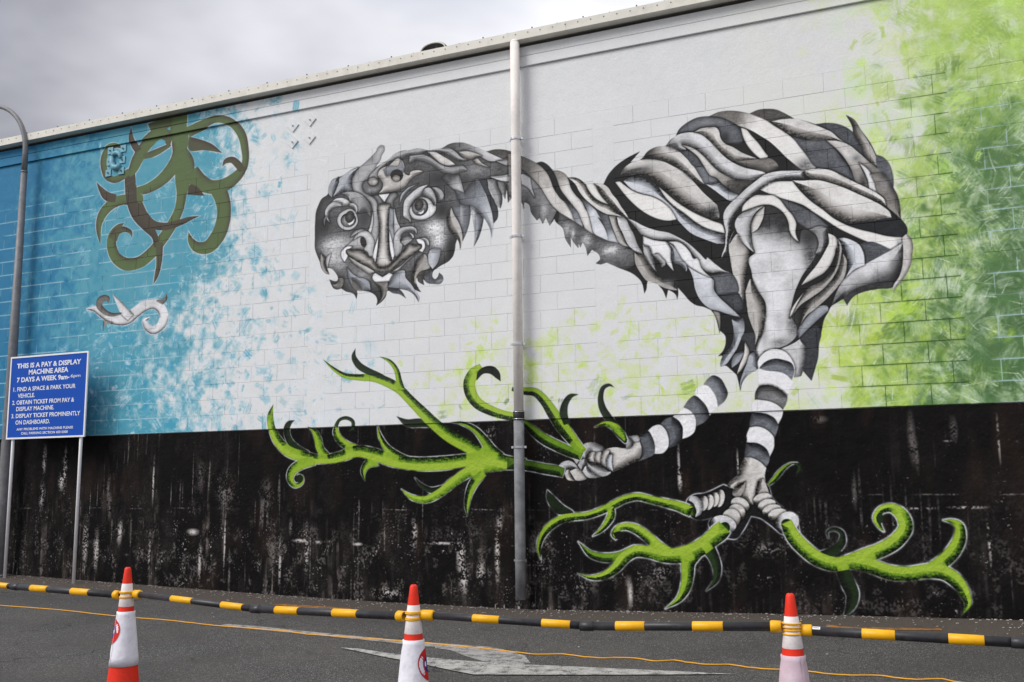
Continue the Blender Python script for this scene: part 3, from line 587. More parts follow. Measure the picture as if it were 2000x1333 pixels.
MURAL_DATA = r"""
# vine upper-left (olive)
B .72 dl 6 .6 D 1.2 | G1 1370,60,255 1370,300,255 1370,500,260 1345,700,200 1230,930,190 1050,1120,175 850,1235,150 700,1290,130 Q01 1080,222,82 950,232,78 860,275,74 800,345,66 772,430,45 774,510,26 785,580,0
P .6 dr 6 .6 D 1.2 | G1 880,225! 1000,180 1250,110! 1250,420 1200,600! 1120,500 1000,430 930,330
B .72 ur 6 .6 D 1.2 | Q00 1395,1190,140 Q01 1440,-60,150 1430,60,130 1420,180,82 1400,300,70 1340,430,76 1260,550,80 1180,650,85 1080,722,90 980,732,100 905,680,85 872,590,74 882,500,60 930,440,40 972,410,0
B .35 l 5 .5 D 1.2 | G1 600,950,130 590,1100,170 600,1300,165 Q01 1020,120,88 1032,250,84 1080,360,90 1150,440,80 1210,520,50 1225,600,40
B .7 l 5 .6 D 1.2 | G1 1170,310,150 960,430,175 800,600,170 700,780,170 620,950,130 560,1020,90
B .68 dl 5 .6 D 1.2 | G1 580,950,90 450,1050,105 330,1090,105 230,1040,100 185,920,100 175,780,98 220,650,90 310,570,78 400,560,62 470,610,25
P .9 - 3 .1 T | G1 930,583! 1000,500 1080,455 1145,490! 1130,520 1040,565
P .9 - 3 .1 T | G1 1185,305! 1240,268! 1240,332!
B .4 l 4 .5 D 1.2 | G1 622,270,0 622,400,60 655,540,110 720,640,110
B .62 u 4 .5 D 1.2 | G1 1220,540,50 1080,620,85 930,690,100 800,730,80
B .4 dl 4 .6 D 1.2 | Q01 752,92,0 788,150,38 840,205,70 905,220,60
B .4 d 5 .6 D 1.2 | Q01 1085,260,60 1125,350,66 1200,425,65 1300,438,58 1400,410,48 1500,372,24 1560,357,0
B .5 r 4 .6 D 1.2 | Q01 1245,560,55 1245,650,52 1240,740,40 1220,830,28 1198,892,0
B .55 u 6 .7 D 1.2 | Q01 880,540,70 915,478,58 975,462,42 1020,485,26 1032,526,0
B .7 r 7 .6 D 1.2 | Q00 1465,1040,72 1580,985,70 1700,935,60 1800,955,64 1880,1040,68 1910,1150,60 1905,1300,56 Q01 1880,10,70 1835,60,84 1750,115,100 1650,130,110 1560,90,130 1490,10,130
B .7 ur 6 .6 D 1.2 | Q01 1690,120,130 1738,230,118 1750,330,108 1735,430,108 1690,530,108 1610,605,98 1540,600,84 1492,550,50 1472,482,0
B .45 u 4 .6 D 1.2 | Q00 1735,1302,0 1760,1262,34 1810,1250,50 1862,1292,58 1892,1335,50
P .5 u 6 .6 D 1.2 | Q00 1475,1068! 1560,1090 1660,1130 1735,1196! 1600,1175 1475,1172
P .34 d 6 .4 D | Q01 1462,190! 1490,110 1540,130 1600,200!
# small scroll
B .86 d 3 .7 n 1.5 | Q01 678,1085,6 740,1085,42 800,1120,60 880,1165,72 980,1168,80 1060,1110,78 1130,1060,78 1200,1045,74 1258,1080,74 1280,1150,70 1250,1220,64 1190,1252,58 1145,1220,46 1132,1172,32 1168,1152,12
B .84 ur 3 .5 n | Q01 878,962,0 925,1030,42 980,1110,70 1020,1150,60
B .4 u 3 .6 w | Q01 850,1035,8 838,1002,44 790,1010,52 775,1055,48 810,1100,42 870,1128,32 950,1118,16
P .45 r 3 .6 w | Q01 1300,958! 1308,1000 1270,1050! 1220,1018 1280,1000
P .5 l 3 .6 w | Q01 805,1262! 805,1170! 880,1190! 820,1215
# ---- head base
P .36 - 12 .55 n | H1 400,1100 290,1180 210,1330 H3 170,120 155,300 150,600 155,850 200,980 250,1100 H5 260,380 300,480 370,550 435,565! 390,440! 470,450 550,530 600,630 590,690 520,695 430,660! 470,760 520,840 600,860 670,840 700,860 760,900 830,915 900,940 960,1040! 980,950 975,885 1130,890 1250,920 1340,990 1370,1080 1350,1170! 1450,1100 1540,980 1570,880 1650,910 1800,950 1930,1030! 1850,900 1790,845! H6 390,845 560,880 650,930 730,1020 775,1105! 790,1020 750,930 700,860 760,890 825,910! 770,830 730,740 720,660 745,620 760,690 820,740 880,770! 865,660 930,720 1080,750 1200,745 1260,660 1240,590 1175,530! 1150,610 1100,660 1050,620 1050,530 1080,480! 1200,400 1380,290 1450,200 1490,0 H4 880,800 930,640! 1000,600 1100,500 1170,300 1190,0! H2 1400,1000 1900,900 2000,860! 2100,700 2100,330! 1900,240 1700,225 1500,260 1200,160 1080,100 920,90 770,120 640,195 500,235 340,240 260,220 130,205 0,240 H1 1900,245 1750,290 1650,380 1430,520 1300,600 1040,560 900,600 700,730 480,830 420,960 = head
O .85 .9 H3 560,740 330,150 head
O .82 .9 H3 480,980 170,260 head
O .75 .8 H5 640,260 150,260 head
O .68 .8 H5 1060,650 220,220 head
O .9 1 H4 490,420 220,180 head
O .88 1 H4 560,650 150,220 head
O .5 .7 H5 900,480 120,260 head
O .7 .8 H6 820,330 130,170 head
O .16 .8 H2 560,800 260,160 head
O .14 .8 H3 330,330 170,220 head
O .15 .8 H4 620,80 150,200 head
O .12 .7 H4 800,900 90,260 head
O .6 .8 H2 1300,620 260,120 head
O .2 .7 H2 1050,850 150,160 head
O .16 .7 H5 1180,760 100,120 head
O .15 .7 H6 760,600 180,140 head
O .38 .7 H3 1100,250 150,180 head
# leaf left top
P .62 r 7 .8 b | H1 620,740! 540,790 460,860 420,960 410,1080 490,1170! 550,1060 600,900 620,850! 590,820
P .72 dr 9 .85 b | H1 625,850! 620,810 700,730 850,630 1020,570! 930,680 880,800 880,900 900,1050 700,1060 620,1110 500,1150! 560,1020
# brow / horn
P .72 - 4 .3 n .4 | H1 1040,550! 1180,430 1300,310 1350,250 1370,190 1430,135 1500,150 1515,240 1460,340 1430,440 1370,520 1310,640 1220,730 1150,810 1080,870 1060,950 1090,1050 1180,1110 1300,1170 1370,1260 1390,1330 H3 1400,200 1390,500 1380,620 1320,800 1250,1000! 1150,800 1150,600 1200,480! 1250,350 1262,60 H1 1260,1290 1180,1190 1050,1095 920,1040 880,920 890,800 950,680
O .45 .6 H1 1250,420 110,110 -
O .55 .6 H1 1060,640 120,60 -
P .66 d 7 .5 n | H1 1430,520! 1600,410 1720,300 1850,260 1960,240! H2 0,235 130,205 340,240! 150,330 0,330 H1 1830,400 1700,440 1600,480 1500,560 1400,650 1380,740! 1370,800 1300,800 1210,780 1220,740 1310,640
P .76 d 6 .5 w | H1 1380,740! 1400,650 1500,570 1600,540 1640,500 1790,400 1850,440 1900,570 1900,690 2000,720 H2 0,700 200,630 255,650 100,740 0,830 H1 1900,960 1750,1020 1500,1070 1400,1085! 1480,950 1440,820
P .52 d 5 .4 b | H1 1495,620! 1600,560 1790,540 1825,440! 1870,570 1880,640 1640,720 1560,745
E .10 - 3 .1 w | H1 1750,730,125,120,0
E .62 - 3 .3 w | H1 1740,785,78,62,0
P .45 - 4 .6 n | H1 1060,950! 1080,870 1200,800 1240,900 1300,930 1380,860 1400,800 1480,880 1450,1000 1380,1080 1250,1110 1130,1080
O .65 .7 H1 1270,1010 110,50 -
E .78 - 4 .4 w | H1 1285,850,95,78,0
# nose bridge
P .62 - 5 .5 n | H1 1290,1130! 1390,1100 1500,1270 1620,1090 1720,1060 1760,1100 1680,1250 H3 1690,50 1720,300 1810,440 1700,560! 1700,900 1650,1050 1600,600 1600,0 1400,0 H1 1370,1240
P .86 - 2 .1 n | H1 1390,1105! 1608,1082! 1510,1250!
P .88 - 6 .92 w | H3 1415,-40 1620,-40 1600,150 1580,450 1590,700 1610,950 1655,1090! 1600,1170 1500,1205 1380,1180 1330,1120! 1370,900 1400,650 1412,400
P .60 u 5 .4 b | H3 1610,40! 1690,50 1700,400 1850,420 1800,700 1690,900! 1600,480
P .87 - 1 .1 n | H3 1390,590! 1370,850 1330,1110! 1260,1000!
P .87 - 1 .1 n | H3 1602,470! 1650,650 1715,930! 1665,1060! 1620,850
P .83 - 1 .1 n | H3 1265,60! 1282,200 1272,400 1240,530! 1195,485! 1240,350 1260,200
P .80 l 3 .2 n | H3 1695,0! 1720,150 1760,300 1810,440 1750,490 1705,550! 1695,300
# eyes left
P .66 dr 7 .7 n | H1 660,1080! 800,1050 950,1060 1080,1120 1180,1230 1240,1328 H3 1262,60 1240,200 1150,120 1000,120 960,50 H1 900,1270 830,1230! 800,1150 740,1110
O .25 .9 H3 1120,200 110,220 head
P .82 dr 5 .6 n | H1 460,1270! 560,1185 680,1170 800,1220 850,1290 740,1328 620,1320! 560,1290
B .76 r 4 .7 n | H3 445,325,0 395,225,56 388,120,84 450,20,100 560,-40,100 680,-30,60
B .8 l 4 .6 n | H3 820,-30,50 900,-20,70 950,50,66 955,130,30
B .5 l 4 .5 n | H3 340,380,10 330,280,36 370,200,30
P .87 - 3 .2 n | H3 850,55 930,105 975,200 985,320 930,410 820,465 700,450 620,380 588,280 620,170 720,90
E .13 - 3 .2 n | H3 805,270,152,136,-15
E .64 - 4 .5 n | H3 805,280,138,122,-15
E .16 - 3 .3 w | H3 832,208,92,120,15
O .42 .8 H3 825,210 45,60 -
P .87 - 1 .1 n | H3 780,340! 860,310 925,240! 900,330 825,380!
# eyes right
P .80 dr 6 .5 n | H2 360,905! 170,970 20,1090 -100,1230 -120,1330 H3 1880,60 1885,200 1990,270! H4 30,330! 10,100 H2 40,1290 120,1200 250,1080
P .68 d 5 .5 b | H2 170,890! 100,930 -80,1080 -200,1290! -160,1100 -20,960!
P .72 dl 6 .6 n | H2 250,1090! 290,1000 380,965 450,1020 500,1130 520,1260 500,1328! 440,1230 330,1160
P .66 dl 7 .85 n | H2 430,962! 540,970 640,1040 668,1120 620,1220 550,1255! 520,1150 480,1060
P .88 - 3 .25 n | H2 40,1328 120,1210 250,1160 350,1180 430,1250 470,1320 H4 510,-10 515,60 460,160 340,240 180,265 60,230 5,130 0,60
E .15 - 3 .2 n | H4 205,18,158,172,20
E .6 - 4 .5 n | H4 195,18,142,156,20
E .18 - 3 .3 w | H4 185,-20,88,115,15
O .42 .8 H4 180,-15 40,60 -
P .88 - 1 .1 n | H4 150,130! 230,110 280,60! 275,120 220,160
# nostrils
P .74 u 5 .4 n | H3 845,605! 900,520 960,470 1070,445 1170,490! 1000,520
P .76 dl 6 .5 n | H3 900,665! 1000,610 1080,600 1140,700 1150,800 1160,860! 1050,850 930,855 850,830 760,790 820,740
P .85 - 3 .25 n | H3 900,665! 960,565 1060,500 1180,495 1260,570 1310,700 1290,850 1250,990 1210,980! 1180,900 1110,850 1155,760 1140,660 1060,592
E .14 - 3 .2 w | H3 1095,700,58,108,-12
P .78 d 5 .4 n | H3 1690,700! 1730,530 1830,430 1990,400 H4 60,400 130,450 140,545! 80,480 0,470 H3 1900,500 1830,560 1810,680 1865,760! 1820,930! 1740,990 1700,850
E .28 - 3 .4 w | H3 1915,570,92,62,-20
P .6 u 4 .5 n | H3 1830,700! 1880,610 2000,590 H4 60,640 0,700 H3 1900,770!
P .8 - 2 .2 n | H4 -10,515! 50,540 88,600 65,642! 40,580
# lips
P .80 - 6.5 .95 w | H3 750,870 790,820 860,852 1000,850 1120,900 1200,980 1270,1000 1330,1120 1400,1190 1500,1205 1600,1175 1690,1080 1790,970 1830,920 1900,840 H4 0,735 60,740 110,765 170,740 235,755 240,800 180,870 60,950 -40,1020 H3 1850,1070 1700,1210 1640,1265 1560,1292 1400,1292 1300,1270 1200,1190 1050,1120 900,1030 800,970 760,930
P .87 - 1 .15 n | H3 880,790! 800,780 720,830 668,900 672,1000 730,1090! 800,975! 752,900 765,850 830,830
P .86 - 1 .15 n | H4 130,650! 240,640 295,720 298,810 250,900! 175,870! 240,810 235,745 180,730
P .8 l 3 .5 n | H4 210,628! 300,618 370,680 382,772! 340,760 300,680
P .74 d 3 .5 w | H3 800,985! 900,1040 1050,1130 1200,1205 1310,1290 1210,1330! 1050,1220 900,1110
P .72 d 3 .5 w | H5 1680,495! 1850,380 2000,240 H6 780,112! 600,260 450,410 350,510 290,500
P .34 d 3 .4 n | H5 1310,520! 1450,525 1640,510! 1470,618!
P .88 - 2 .15 n | H5 1330,535! 1470,618! 1600,532! 1675,570 1672,660 1580,700 1450,712 1330,710 1275,640 1285,575
# beard
P .62 d 7 .5 b | H5 780,440! 900,560 1000,620 1100,640 1200,700 1240,870! 1080,885! 1040,780 970,700 880,660 900,820 830,700
P .38 u 5 .5 w | H5 862,660! 960,690 1030,780 1080,888! 980,880 900,820
P .52 l 7 .9 w | H5 1330,725! 1572,712! 1572,860 1500,1020 1350,1172! 1435,1010 1420,880
P .72 l 9 .6 b | H6 170,810! 280,570 400,490 500,490 520,620 620,740 700,860 785,1000 775,1105! 680,960 560,875 390,835!
P .3 u 4 .4 b | H6 180,870! 390,845! 450,930 530,1030! 420,960 250,920
P .6 l 9 .85 w | H6 650,640! 680,440 750,260 900,170 970,300 1000,430 900,480 790,520 740,600 725,760! 680,740
P .8 ur 8 .4 b | H4 360,960! 400,860 600,850 590,960 540,1120 450,1232! 380,1130
P .26 r 4 .5 w | H6 750,620! 770,540 850,492 905,515 870,600 865,660 885,772! 790,720
P .34 u 5 .4 b | H6 880,600! 960,520 1040,490 1050,620 1100,672 1160,610 1175,530! 1250,600 1255,680 1180,745 1080,750 930,720
O .62 .6 H6 1180,700 90,40 -
P .58 r 6 .85 w | H5 265,150! 360,230 355,350 390,470 435,565! 330,520 270,400
P .76 l 3 .4 n | H5 470,150! 425,300 392,440! 362,330 385,210
P .5 dl 5 .6 w | H5 600,640! 700,640 705,750 650,840 580,860 500,800 480,765 550,760 600,700
# mane
P .60 d 6 .5 n | H2 0,350! 150,330 300,330 400,380 550,480 700,555 1040,540! 1120,620 1000,665 850,712 700,690 550,605 400,500 260,450 100,442 0,490
O .45 .9 H2 250,520 180,70 -
P .85 dl 3 .25 w | H2 348,265! 500,270 640,350 780,430 892,517! 750,537 620,500 500,400
P .72 dl 7 .7 n | H2 380,242! 640,198 780,198 900,270 1000,370 1142,430! 1000,450 850,410 700,320 550,270
P .78 l 5 .2 n | H2 640,195! 770,120 920,90 1100,105 1300,180 1450,240 1620,320 1832,415! 1700,452 1560,450 1430,390 1300,300 1150,250 1000,260 950,280! 850,210 | g H2 780,150 1500,360 .36 .78
P .74 dl 6 .6 w | H2 958,275! 1100,255 1280,290 1414,350! 1300,372 1200,412 1080,402
P .78 l 4 .5 w | H2 1240,430! 1320,400 1400,480 1562,572! 1400,530 1290,490
P .3 u 4 .3 w | H2 1520,262! 1620,230 1760,220 1900,240 2010,280 1950,385 1820,405! 1700,340
P .66 u 5 .4 n | H2 1690,452! 1850,410 2100,360 2100,580! 1850,520
P .7 - 4 .2 n | H2 630,780! 700,705 850,718 960,720 1000,830 1067,1082! 900,1020 780,930 | g H2 820,720 950,1000 .32 .8
P .7 l 8 .4 b | H2 880,1010! 1060,1085! 1200,900 1300,800 1430,900 1480,1100 1580,1328 H4 1620,200 1642,330 1636,450 1607,632! 1560,430 1450,230 1350,110 1200,0 1000,-60 | g H2 1200,900 H4 1500,200 .38 .78
P .2 - 4 .2 b | H2 1340,800! 1500,780 1530,950 1600,1120 1700,1300 H4 1732,130 1722,230 1640,345! 1600,100 1570,0 H2 1480,1080
P .66 r 7 .7 n | H2 1520,800! 1700,830 1740,950 1800,1080 1795,1328 H4 1775,50! 1710,0 H2 1620,1120 1540,960
P .52 r 5 .7 n | H2 1715,840! 1860,850 1890,980 1880,1100 1870,1202! 1820,1120 1760,1000
P .45 l 5 .7 w | H2 1860,850! 2050,900 2000,1160 1920,1272! 1900,1050
P .8 u 4 .3 n | H2 1560,755! 1800,735 2100,690 2100,860! 1750,825
P .45 - 5 .4 b | H4 820,0! 1165,0 1175,300 1120,500 1035,690! 1020,480 940,300 870,150
O .7 .8 H4 1010,200 40,220 -
P .72 l 9 .85 w | H4 810,20! 860,150 960,320 1020,500 1030,680 990,868! 960,700 860,560 760,430 730,280 750,120
P .55 r 8 .7 b | H4 1180,-10! 1340,100 1452,235! 1420,400 1350,620 1250,802! 1270,560 1240,300
O .8 .8 H4 1240,180 40,160 -
# ---- body base
P .10 - 3 .1 n | N1 -60,150! 150,205 380,310! 460,290 560,340 640,430! 720,430 820,480 880,540! 960,535 1080,580 1150,640 1250,630 1430,640! 1500,500 1620,360 1800,230 2000,130! 1850,300! 2000,262 B1 60,850 150,760 280,700 400,690! 470,600 560,530! 600,440 720,330 900,240 1080,220! 1250,150 1400,135 1600,155 1710,180! 1850,120 2000,105 B3 120,115 250,170 410,260! 560,290 740,345! 900,325 1100,345 1250,410 1330,470! 1320,400 1220,200! 1340,270 1450,430 1600,640 1690,820! 1800,860 1880,940 1940,1080 1950,1300 B6 1555,200 1620,330 1660,480 1675,700! 1740,780 1780,880 1770,940! 1830,1000 1865,1150 1850,1300 B7 1850,200 1790,400 1680,560 1550,715! 1560,640! 1300,680 1100,720 960,780 880,860 835,930! 780,830! 590,945 540,1040 480,1150 440,1328 L1 1760,560 1740,800 1700,950 1640,1152! 1510,1000! 1370,1050 1340,850 1050,810 900,870 810,960! 790,975 740,1000 630,1080 560,1180 528,1312! 500,1180 470,1060! 380,980 290,915 220,935! 215,880 240,760 180,772! 260,680 300,550 290,450 210,370! 205,412! 190,350 160,220 110,100 50,30! B4 720,1010 600,960 470,930 370,860 310,790 240,710 190,655! 198,760 180,845! 160,770 100,720 40,690! 10,825! Q21 1180,940 1140,890! 1060,870 1050,930 1035,962! 1010,870 960,820 830,760 740,720! 690,735 655,727! 690,690 680,660 625,620! 590,667! 575,600 552,560! 535,602! 520,570! 518,607! 480,560 457,520! 460,602! 420,540 395,450 340,400 330,380! 295,432! 265,370! 240,418! 215,370! 195,392! 150,330 130,265 100,250 92,305! 80,260 -20,200! = body
# neck
P .5 d 5 .3 n | N1 -60,330! 150,400 330,560 440,680 560,860 700,1060! 590,1290! 530,1180! 485,1268! 430,1160! 385,1210! 300,1070 260,960 200,930! 185,1045! 150,950 -60,800! | c body
O .8 .8 N1 250,650 90,130 body
O .3 .8 N1 330,1080 90,120 body
O .72 .8 N1 500,1050 50,120 body
P .82 - 2 .1 n | N1 150,640! 250,700 355,850! 310,690 285,540! 150,480
P .84 - 3 .15 w | N1 -60,160! 150,208 380,312 480,390 560,490 610,600 640,690 700,790 760,870 850,940 920,1050 980,1180 992,1232! 850,1170 740,1080 620,960 540,840 440,680 330,560 150,410 -60,340! | g N1 180,300 620,800 .5 .85
P .6 - 3 .1 b | N1 820,900! 900,910 1000,1020 1080,1150 1110,1315! 990,1225 940,1090 | g N1 850,920 1080,1250 .16 .72
P .84 - 3 .2 w | N1 645,430! 760,440 850,500 890,600 920,700 1000,820 1100,920 1170,1050 N2 390,100 430,250 490,472! 350,385 290,250 240,130 N1 940,960 860,860 770,740 700,560 | g N1 760,480 850,700 .55 .85
P .8 - 3 .1 b | N1 1080,870! 1160,900 1240,980 1310,1050 1400,1200 N2 550,200 640,350 700,520 705,570! 600,520 490,460 440,300 400,150 | g N1 1110,890 1230,1130 .3 .86
P .84 ur 7 .9 w | N1 885,545! 970,535 1080,580 1150,650 1210,770 1290,870 1400,930 1510,960 1620,1060 1830,1190! 1640,1140 1480,1110 1360,1050 1240,960 1120,850 1040,740 1000,660
P .84 - 2 .2 w | N1 1150,640! 1220,625 1300,640 1340,740 1420,860 1512,957! 1400,920 1290,850 1200,740
P .84 l 10 .95 w | N1 1285,632! 1430,642 1500,690 1570,800 1640,880 1700,980 1770,1080 1830,1190 1640,1060 1540,960 1430,850 1350,740
P .4 - 3 .2 b | N2 480,40! 620,140 715,170 750,300 800,430 870,600! 705,570 690,460 640,330 560,180 | g N2 600,150 800,560 .22 .72
P .72 r 5 .9 w | N2 715,175! 830,190 860,300 930,450 1030,662! 940,640 870,590 820,480 750,300
P .84 u 5 .4 n | N2 840,190! 980,225 1030,330 1100,460 1160,620 1252,772! 1150,740 1030,650 930,450 860,300
P .84 d 5 .5 n | N2 1000,215! 1100,250 1250,330 1450,400 1650,440 1800,510 1920,580 B2 800,1120 920,1230 1040,1328 B4 640,200 780,290 930,395 1025,425! 850,415 700,420 620,395 530,300 470,190 B2 800,1220 720,1120 620,1060 N2 1800,570 1650,550 1450,545 1330,520 1240,480 1120,340
P .86 - 2 .15 n | N2 1240,490! 1400,550 1620,582! 1680,680 1690,880 1727,1042! 1600,900 1520,800 1450,760 1400,800! 1340,700 1260,640
P .76 r 5 .7 n | N2 1238,490! 1260,630 1330,650 1400,820 1430,920 1467,1062! 1380,970 1300,880 1265,780 1245,640
P .7 dl 4 .5 n | N2 1400,790! 1480,770 1550,840 1600,900 1595,940 1535,985! 1520,920 1460,850
P .86 - 2 .15 n | N2 1640,580! 1820,590 B2 680,1110 780,1220 850,1328 B4 480,200 560,350 640,440 772,532! 620,480 440,380 340,310 250,220 150,60 N2 1740,660
P .66 l 6 .8 b | N2 1620,582! 1720,650 1780,740 1850,860 1942,970 1925,1057! 1850,960 1700,890 1690,780 1680,680
P .36 - 4 .3 n | N2 -60,120! 250,310 490,470 710,565 860,600 960,660 1120,740 1120,930 1000,1000 800,1000 600,950 300,800 -100,600 | c body
O .84 .95 N2 740,720 170,90 body
O .5 .6 N2 900,820 180,90 body
O .78 .9 N2 360,560 80,110 body
O .7 .8 N2 60,380 80,110 body
O .8 .8 N2 150,470 30,90 body
P .68 ur 9 .85 w | N2 1112,745! 1250,780 1330,900 1430,1050 1560,1160 1720,1230 1790,1330 1600,1310 1450,1240 1310,1195 1200,1060 1130,930 | c body
O .55 .7 N2 1640,1230 100,60 body
# upper body
P .80 dl 13 .95 w | N1 1690,500! 1750,390 1850,310 2000,262 B1 60,890 200,890 380,930 520,1000 650,1070 780,1180 B2 900,190 1000,300 1100,390 1210,490! 1230,690 1100,700 900,620 760,530 600,420 400,250 200,100 100,50 0,25 N1 1900,500 | c body
O .14 .9 B2 1130,610 160,120 body
O .25 .7 N1 1950,420 260,60 body
P .83 dl 9 .9 w | B1 40,885! 100,790 200,720 300,690 400,690 480,690 600,760 720,870 830,990 920,1130 1022,1297! 940,1272 860,1230 760,1160 650,1060 520,960 380,910 200,890 | g B1 90,850 450,780 .2 .84
P .82 ur 9 .9 b | N1 1740,592! 1850,540 2000,535 B2 120,90 220,150 290,230 400,370 550,500 700,640 850,740 1050,850 1200,900 1340,940 1340,1080 1200,1092! 1000,1020 800,930 650,790 570,700 480,560 350,430 200,350 0,300 N1 1880,730
O .15 .9 B2 1330,1020 130,90 body
P .86 - 2 .15 w | N1 1612,610! 1680,600 1750,650 1880,740 2000,790 B2 200,360 350,440 480,560 572,712! 450,732 300,710 150,650 0,555 N1 1900,950 1750,790
P .86 - 2 .2 w | B2 288,198! 400,290 550,420 760,560 1000,680 1150,740 1290,800 1332,932! 1200,900 1020,840 880,760 700,620 520,490 400,370
P .42 - 4 .3 b | B1 850,1010! 990,1000 1100,1120 1210,1240 1110,1300 1020,1290 940,1150
P .3 - 3 .2 b | B1 480,690! 700,740 850,820 980,1000! 850,1010 720,860 600,750
P .82 ur 8 .75 b | B2 1022,160! 1110,150 1220,130 1350,230 1560,330 1500,400 1470,422! 1380,412 1300,360 1180,270
P .36 - 5 .4 b | B1 570,515! 640,400 760,310 900,240 1080,220 1250,240 1400,290 1500,360 1590,480 1600,620 1450,650 1320,620 1240,500 1220,400 1080,385 900,420 850,465 700,470
O .55 .7 B1 1050,320 230,60 body
O .12 .8 B1 1330,560 80,120 body
P .84 dl 9 .75 n | B1 415,675! 480,600 570,520 680,480 800,470 950,500 1060,580 1180,700 1300,830 1450,940 1600,1010 1960,1117 1700,1250! 1500,1225 1350,1150 1200,1060 1100,960 980,830 850,730 750,690 660,670! 720,740 600,760 500,700
O .25 .8 B1 520,690 90,60 body
P .82 - 3 .2 w | B1 658,670! 750,690 850,730 980,830 1100,960 1200,1060 1350,1150 1500,1215 1760,1250 1700,1328 B2 1650,200 1560,325! 1450,270 1300,170 1170,50 B1 1110,1150 1000,1000 900,850 780,750 | g B1 1150,1080 B2 1500,240 .84 .25
P .82 dl 8 .75 w | B1 850,465! 950,410 1080,395 1200,400 1230,440 1260,560 1320,640 1450,700 1600,790 1750,850 1840,885! 1600,910 1460,920! 1340,830 1180,690 1060,560 950,490
P .45 d 7 .6 w | B1 1480,925! 1700,900 1880,885 2000,870 2080,900 2160,1010 2100,1060 2000,1105! 1800,1040 1600,980
P .86 u 2 .2 w | B1 1090,217! 1250,150 1400,138 1600,158 1800,200 2000,300 B3 100,370 250,460 380,560 500,690 600,830 680,930 745,1020 540,1068! 400,960 280,860 150,730 0,600 B1 1900,540 1750,450 1530,365! 1380,280 1240,230 | g B1 1350,170 1800,400 .38 .86
O .36 .85 B3 580,990 170,120 body
P .86 - 2 .2 w | B1 1575,400! 1650,420 1740,520 1850,640 1950,780 2000,850 1880,885! 1780,800 1680,680 1610,540
P .27 u 3 .2 w | B1 1715,180! 1850,120 2000,105 B3 120,115 250,170 412,260! 200,275 30,303!
P .85 dl 12 .8 w | B3 50,300! 200,270 410,258 560,290 700,340 850,400 1000,470 1100,560 1205,632! 1050,600 900,600 700,580 500,550 350,500 200,400
P .26 - 3 .2 b | B3 745,345! 900,325 1100,345 1250,410 1335,480 1400,600 1480,700 1530,850! 1350,720 1200,630 1050,500 900,400
P .34 - 4 .3 b | B3 380,540! 560,590 740,620 920,600 1020,700 1140,860 1250,1000 1370,1240! 1100,1100 950,1050 800,1030 740,1010 600,830 480,680
O .52 .7 B3 690,640 130,60 body
P .86 dl 5 .2 w | B3 918,600! 1080,605 1270,670 1420,790 1560,910 1720,1040 1850,1190 1945,1328 B6 1560,220 1480,120 1400,20 B3 1690,1200 1600,1090 1500,990 1420,950! 1480,1080 1540,1200 1562,1330 1430,1290! 1380,1250 1300,1050 1200,880 1080,740 | g B3 1150,680 1650,1150 .88 .5
O .2 .8 B3 1480,1250 60,130 body
O .4 .7 B3 1380,880 90,80 body
P .86 - 2 .15 n | B3 1422,948! 1520,1010 1620,1130 1690,1300 B6 1290,200 1332,312! 1180,232! 1160,100 B3 1560,1220 1500,1080
P .7 dl 6 .7 w | B3 1220,200! 1340,270 1450,430 1560,600 1650,760 1700,900 1692,1002! 1600,930 1530,860 1460,680 1340,470 1320,350 | g B3 1250,250 1560,650 .3 .68
P .32 u 4 .2 b | B3 1690,820! 1800,860 1880,940 1940,1080 1950,1330 1850,1200 1720,1050! 1690,950
O .5 .7 B3 1890,1050 35,120 body
P .5 r 7 .7 w | B6 1205,0! 1400,0 1480,110 1560,220 1620,330 1660,480 1672,702! 1560,600 1450,500 1420,380 1320,290 1270,130
O .6 .6 B6 1430,150 70,90 body
P .84 d 9 .75 w | B3 545,1075! 700,1045 850,1040 950,1055 1150,1140 1400,1270 B6 690,0 850,80 1000,150 1180,235 1330,320 1420,400 1445,500! 1300,425 1150,355 1000,292 850,225 700,165 550,120 400,90 330,80! B3 640,1170
P .86 dl 15 .85 w | B6 -50,100! 100,105 400,100 600,150 800,220 1000,310 1200,400 1400,510 1510,610 1532,680! 1480,715 1300,745 1100,765 900,775 700,695 500,600 350,470 200,320 100,220
P .10 - 3 .1 b | B6 830,790! 900,770 1200,740 1670,720 1740,780 1780,880 1750,960 1680,990 1550,985 1350,940 1100,880 950,840
P .86 - 2 .15 w | B5 818,322! 950,230 1100,200 1340,195! 1450,330 1600,480 1760,600 B6 430,540 620,690 830,800 1000,860 1250,920 1450,970 1650,990 1720,990! 1710,1200 1600,1170 1530,1187! 1300,1110 1100,1040 900,950 700,850 500,720 300,590 150,490 0,435 B5 1200,470 1000,400
O .6 .7 B6 1650,1080 60,90 body
P .82 dr 12 .8 n | B7 1530,65! 1600,20 1705,-40 1712,200 1692,400 1620,530 1555,625! 1300,680 1100,720 960,780 880,860 835,930! 780,830! 590,945! 640,800 720,620 790,510! 900,420 1100,300 1300,190 | g B7 1150,350 1300,640 .84 .36
P .22 - 2 .2 n | B7 778,832! 860,750 1000,660 1200,600 1560,560! 1560,625 1300,680 1100,720 960,780 880,860 835,932!
P .8 r 4 .5 w | B6 1700,990! 1770,940 1830,1000 1865,1150 1850,1300 B7 1850,200 1790,400 1680,560 1550,717! 1560,620 1640,500 1692,350 1710,150
P .3 l 3 .3 b | B6 1020,1090! 1200,1060 1535,1187! B7 1300,190 1100,302! 1110,200 1080,80
P .84 l 9 .95 b | B6 680,1008! 800,1000 920,1040 1020,1100 1080,1200 1110,1328 B7 1110,300! 950,380 800,512! 840,300 800,150 B6 740,1100
# thigh
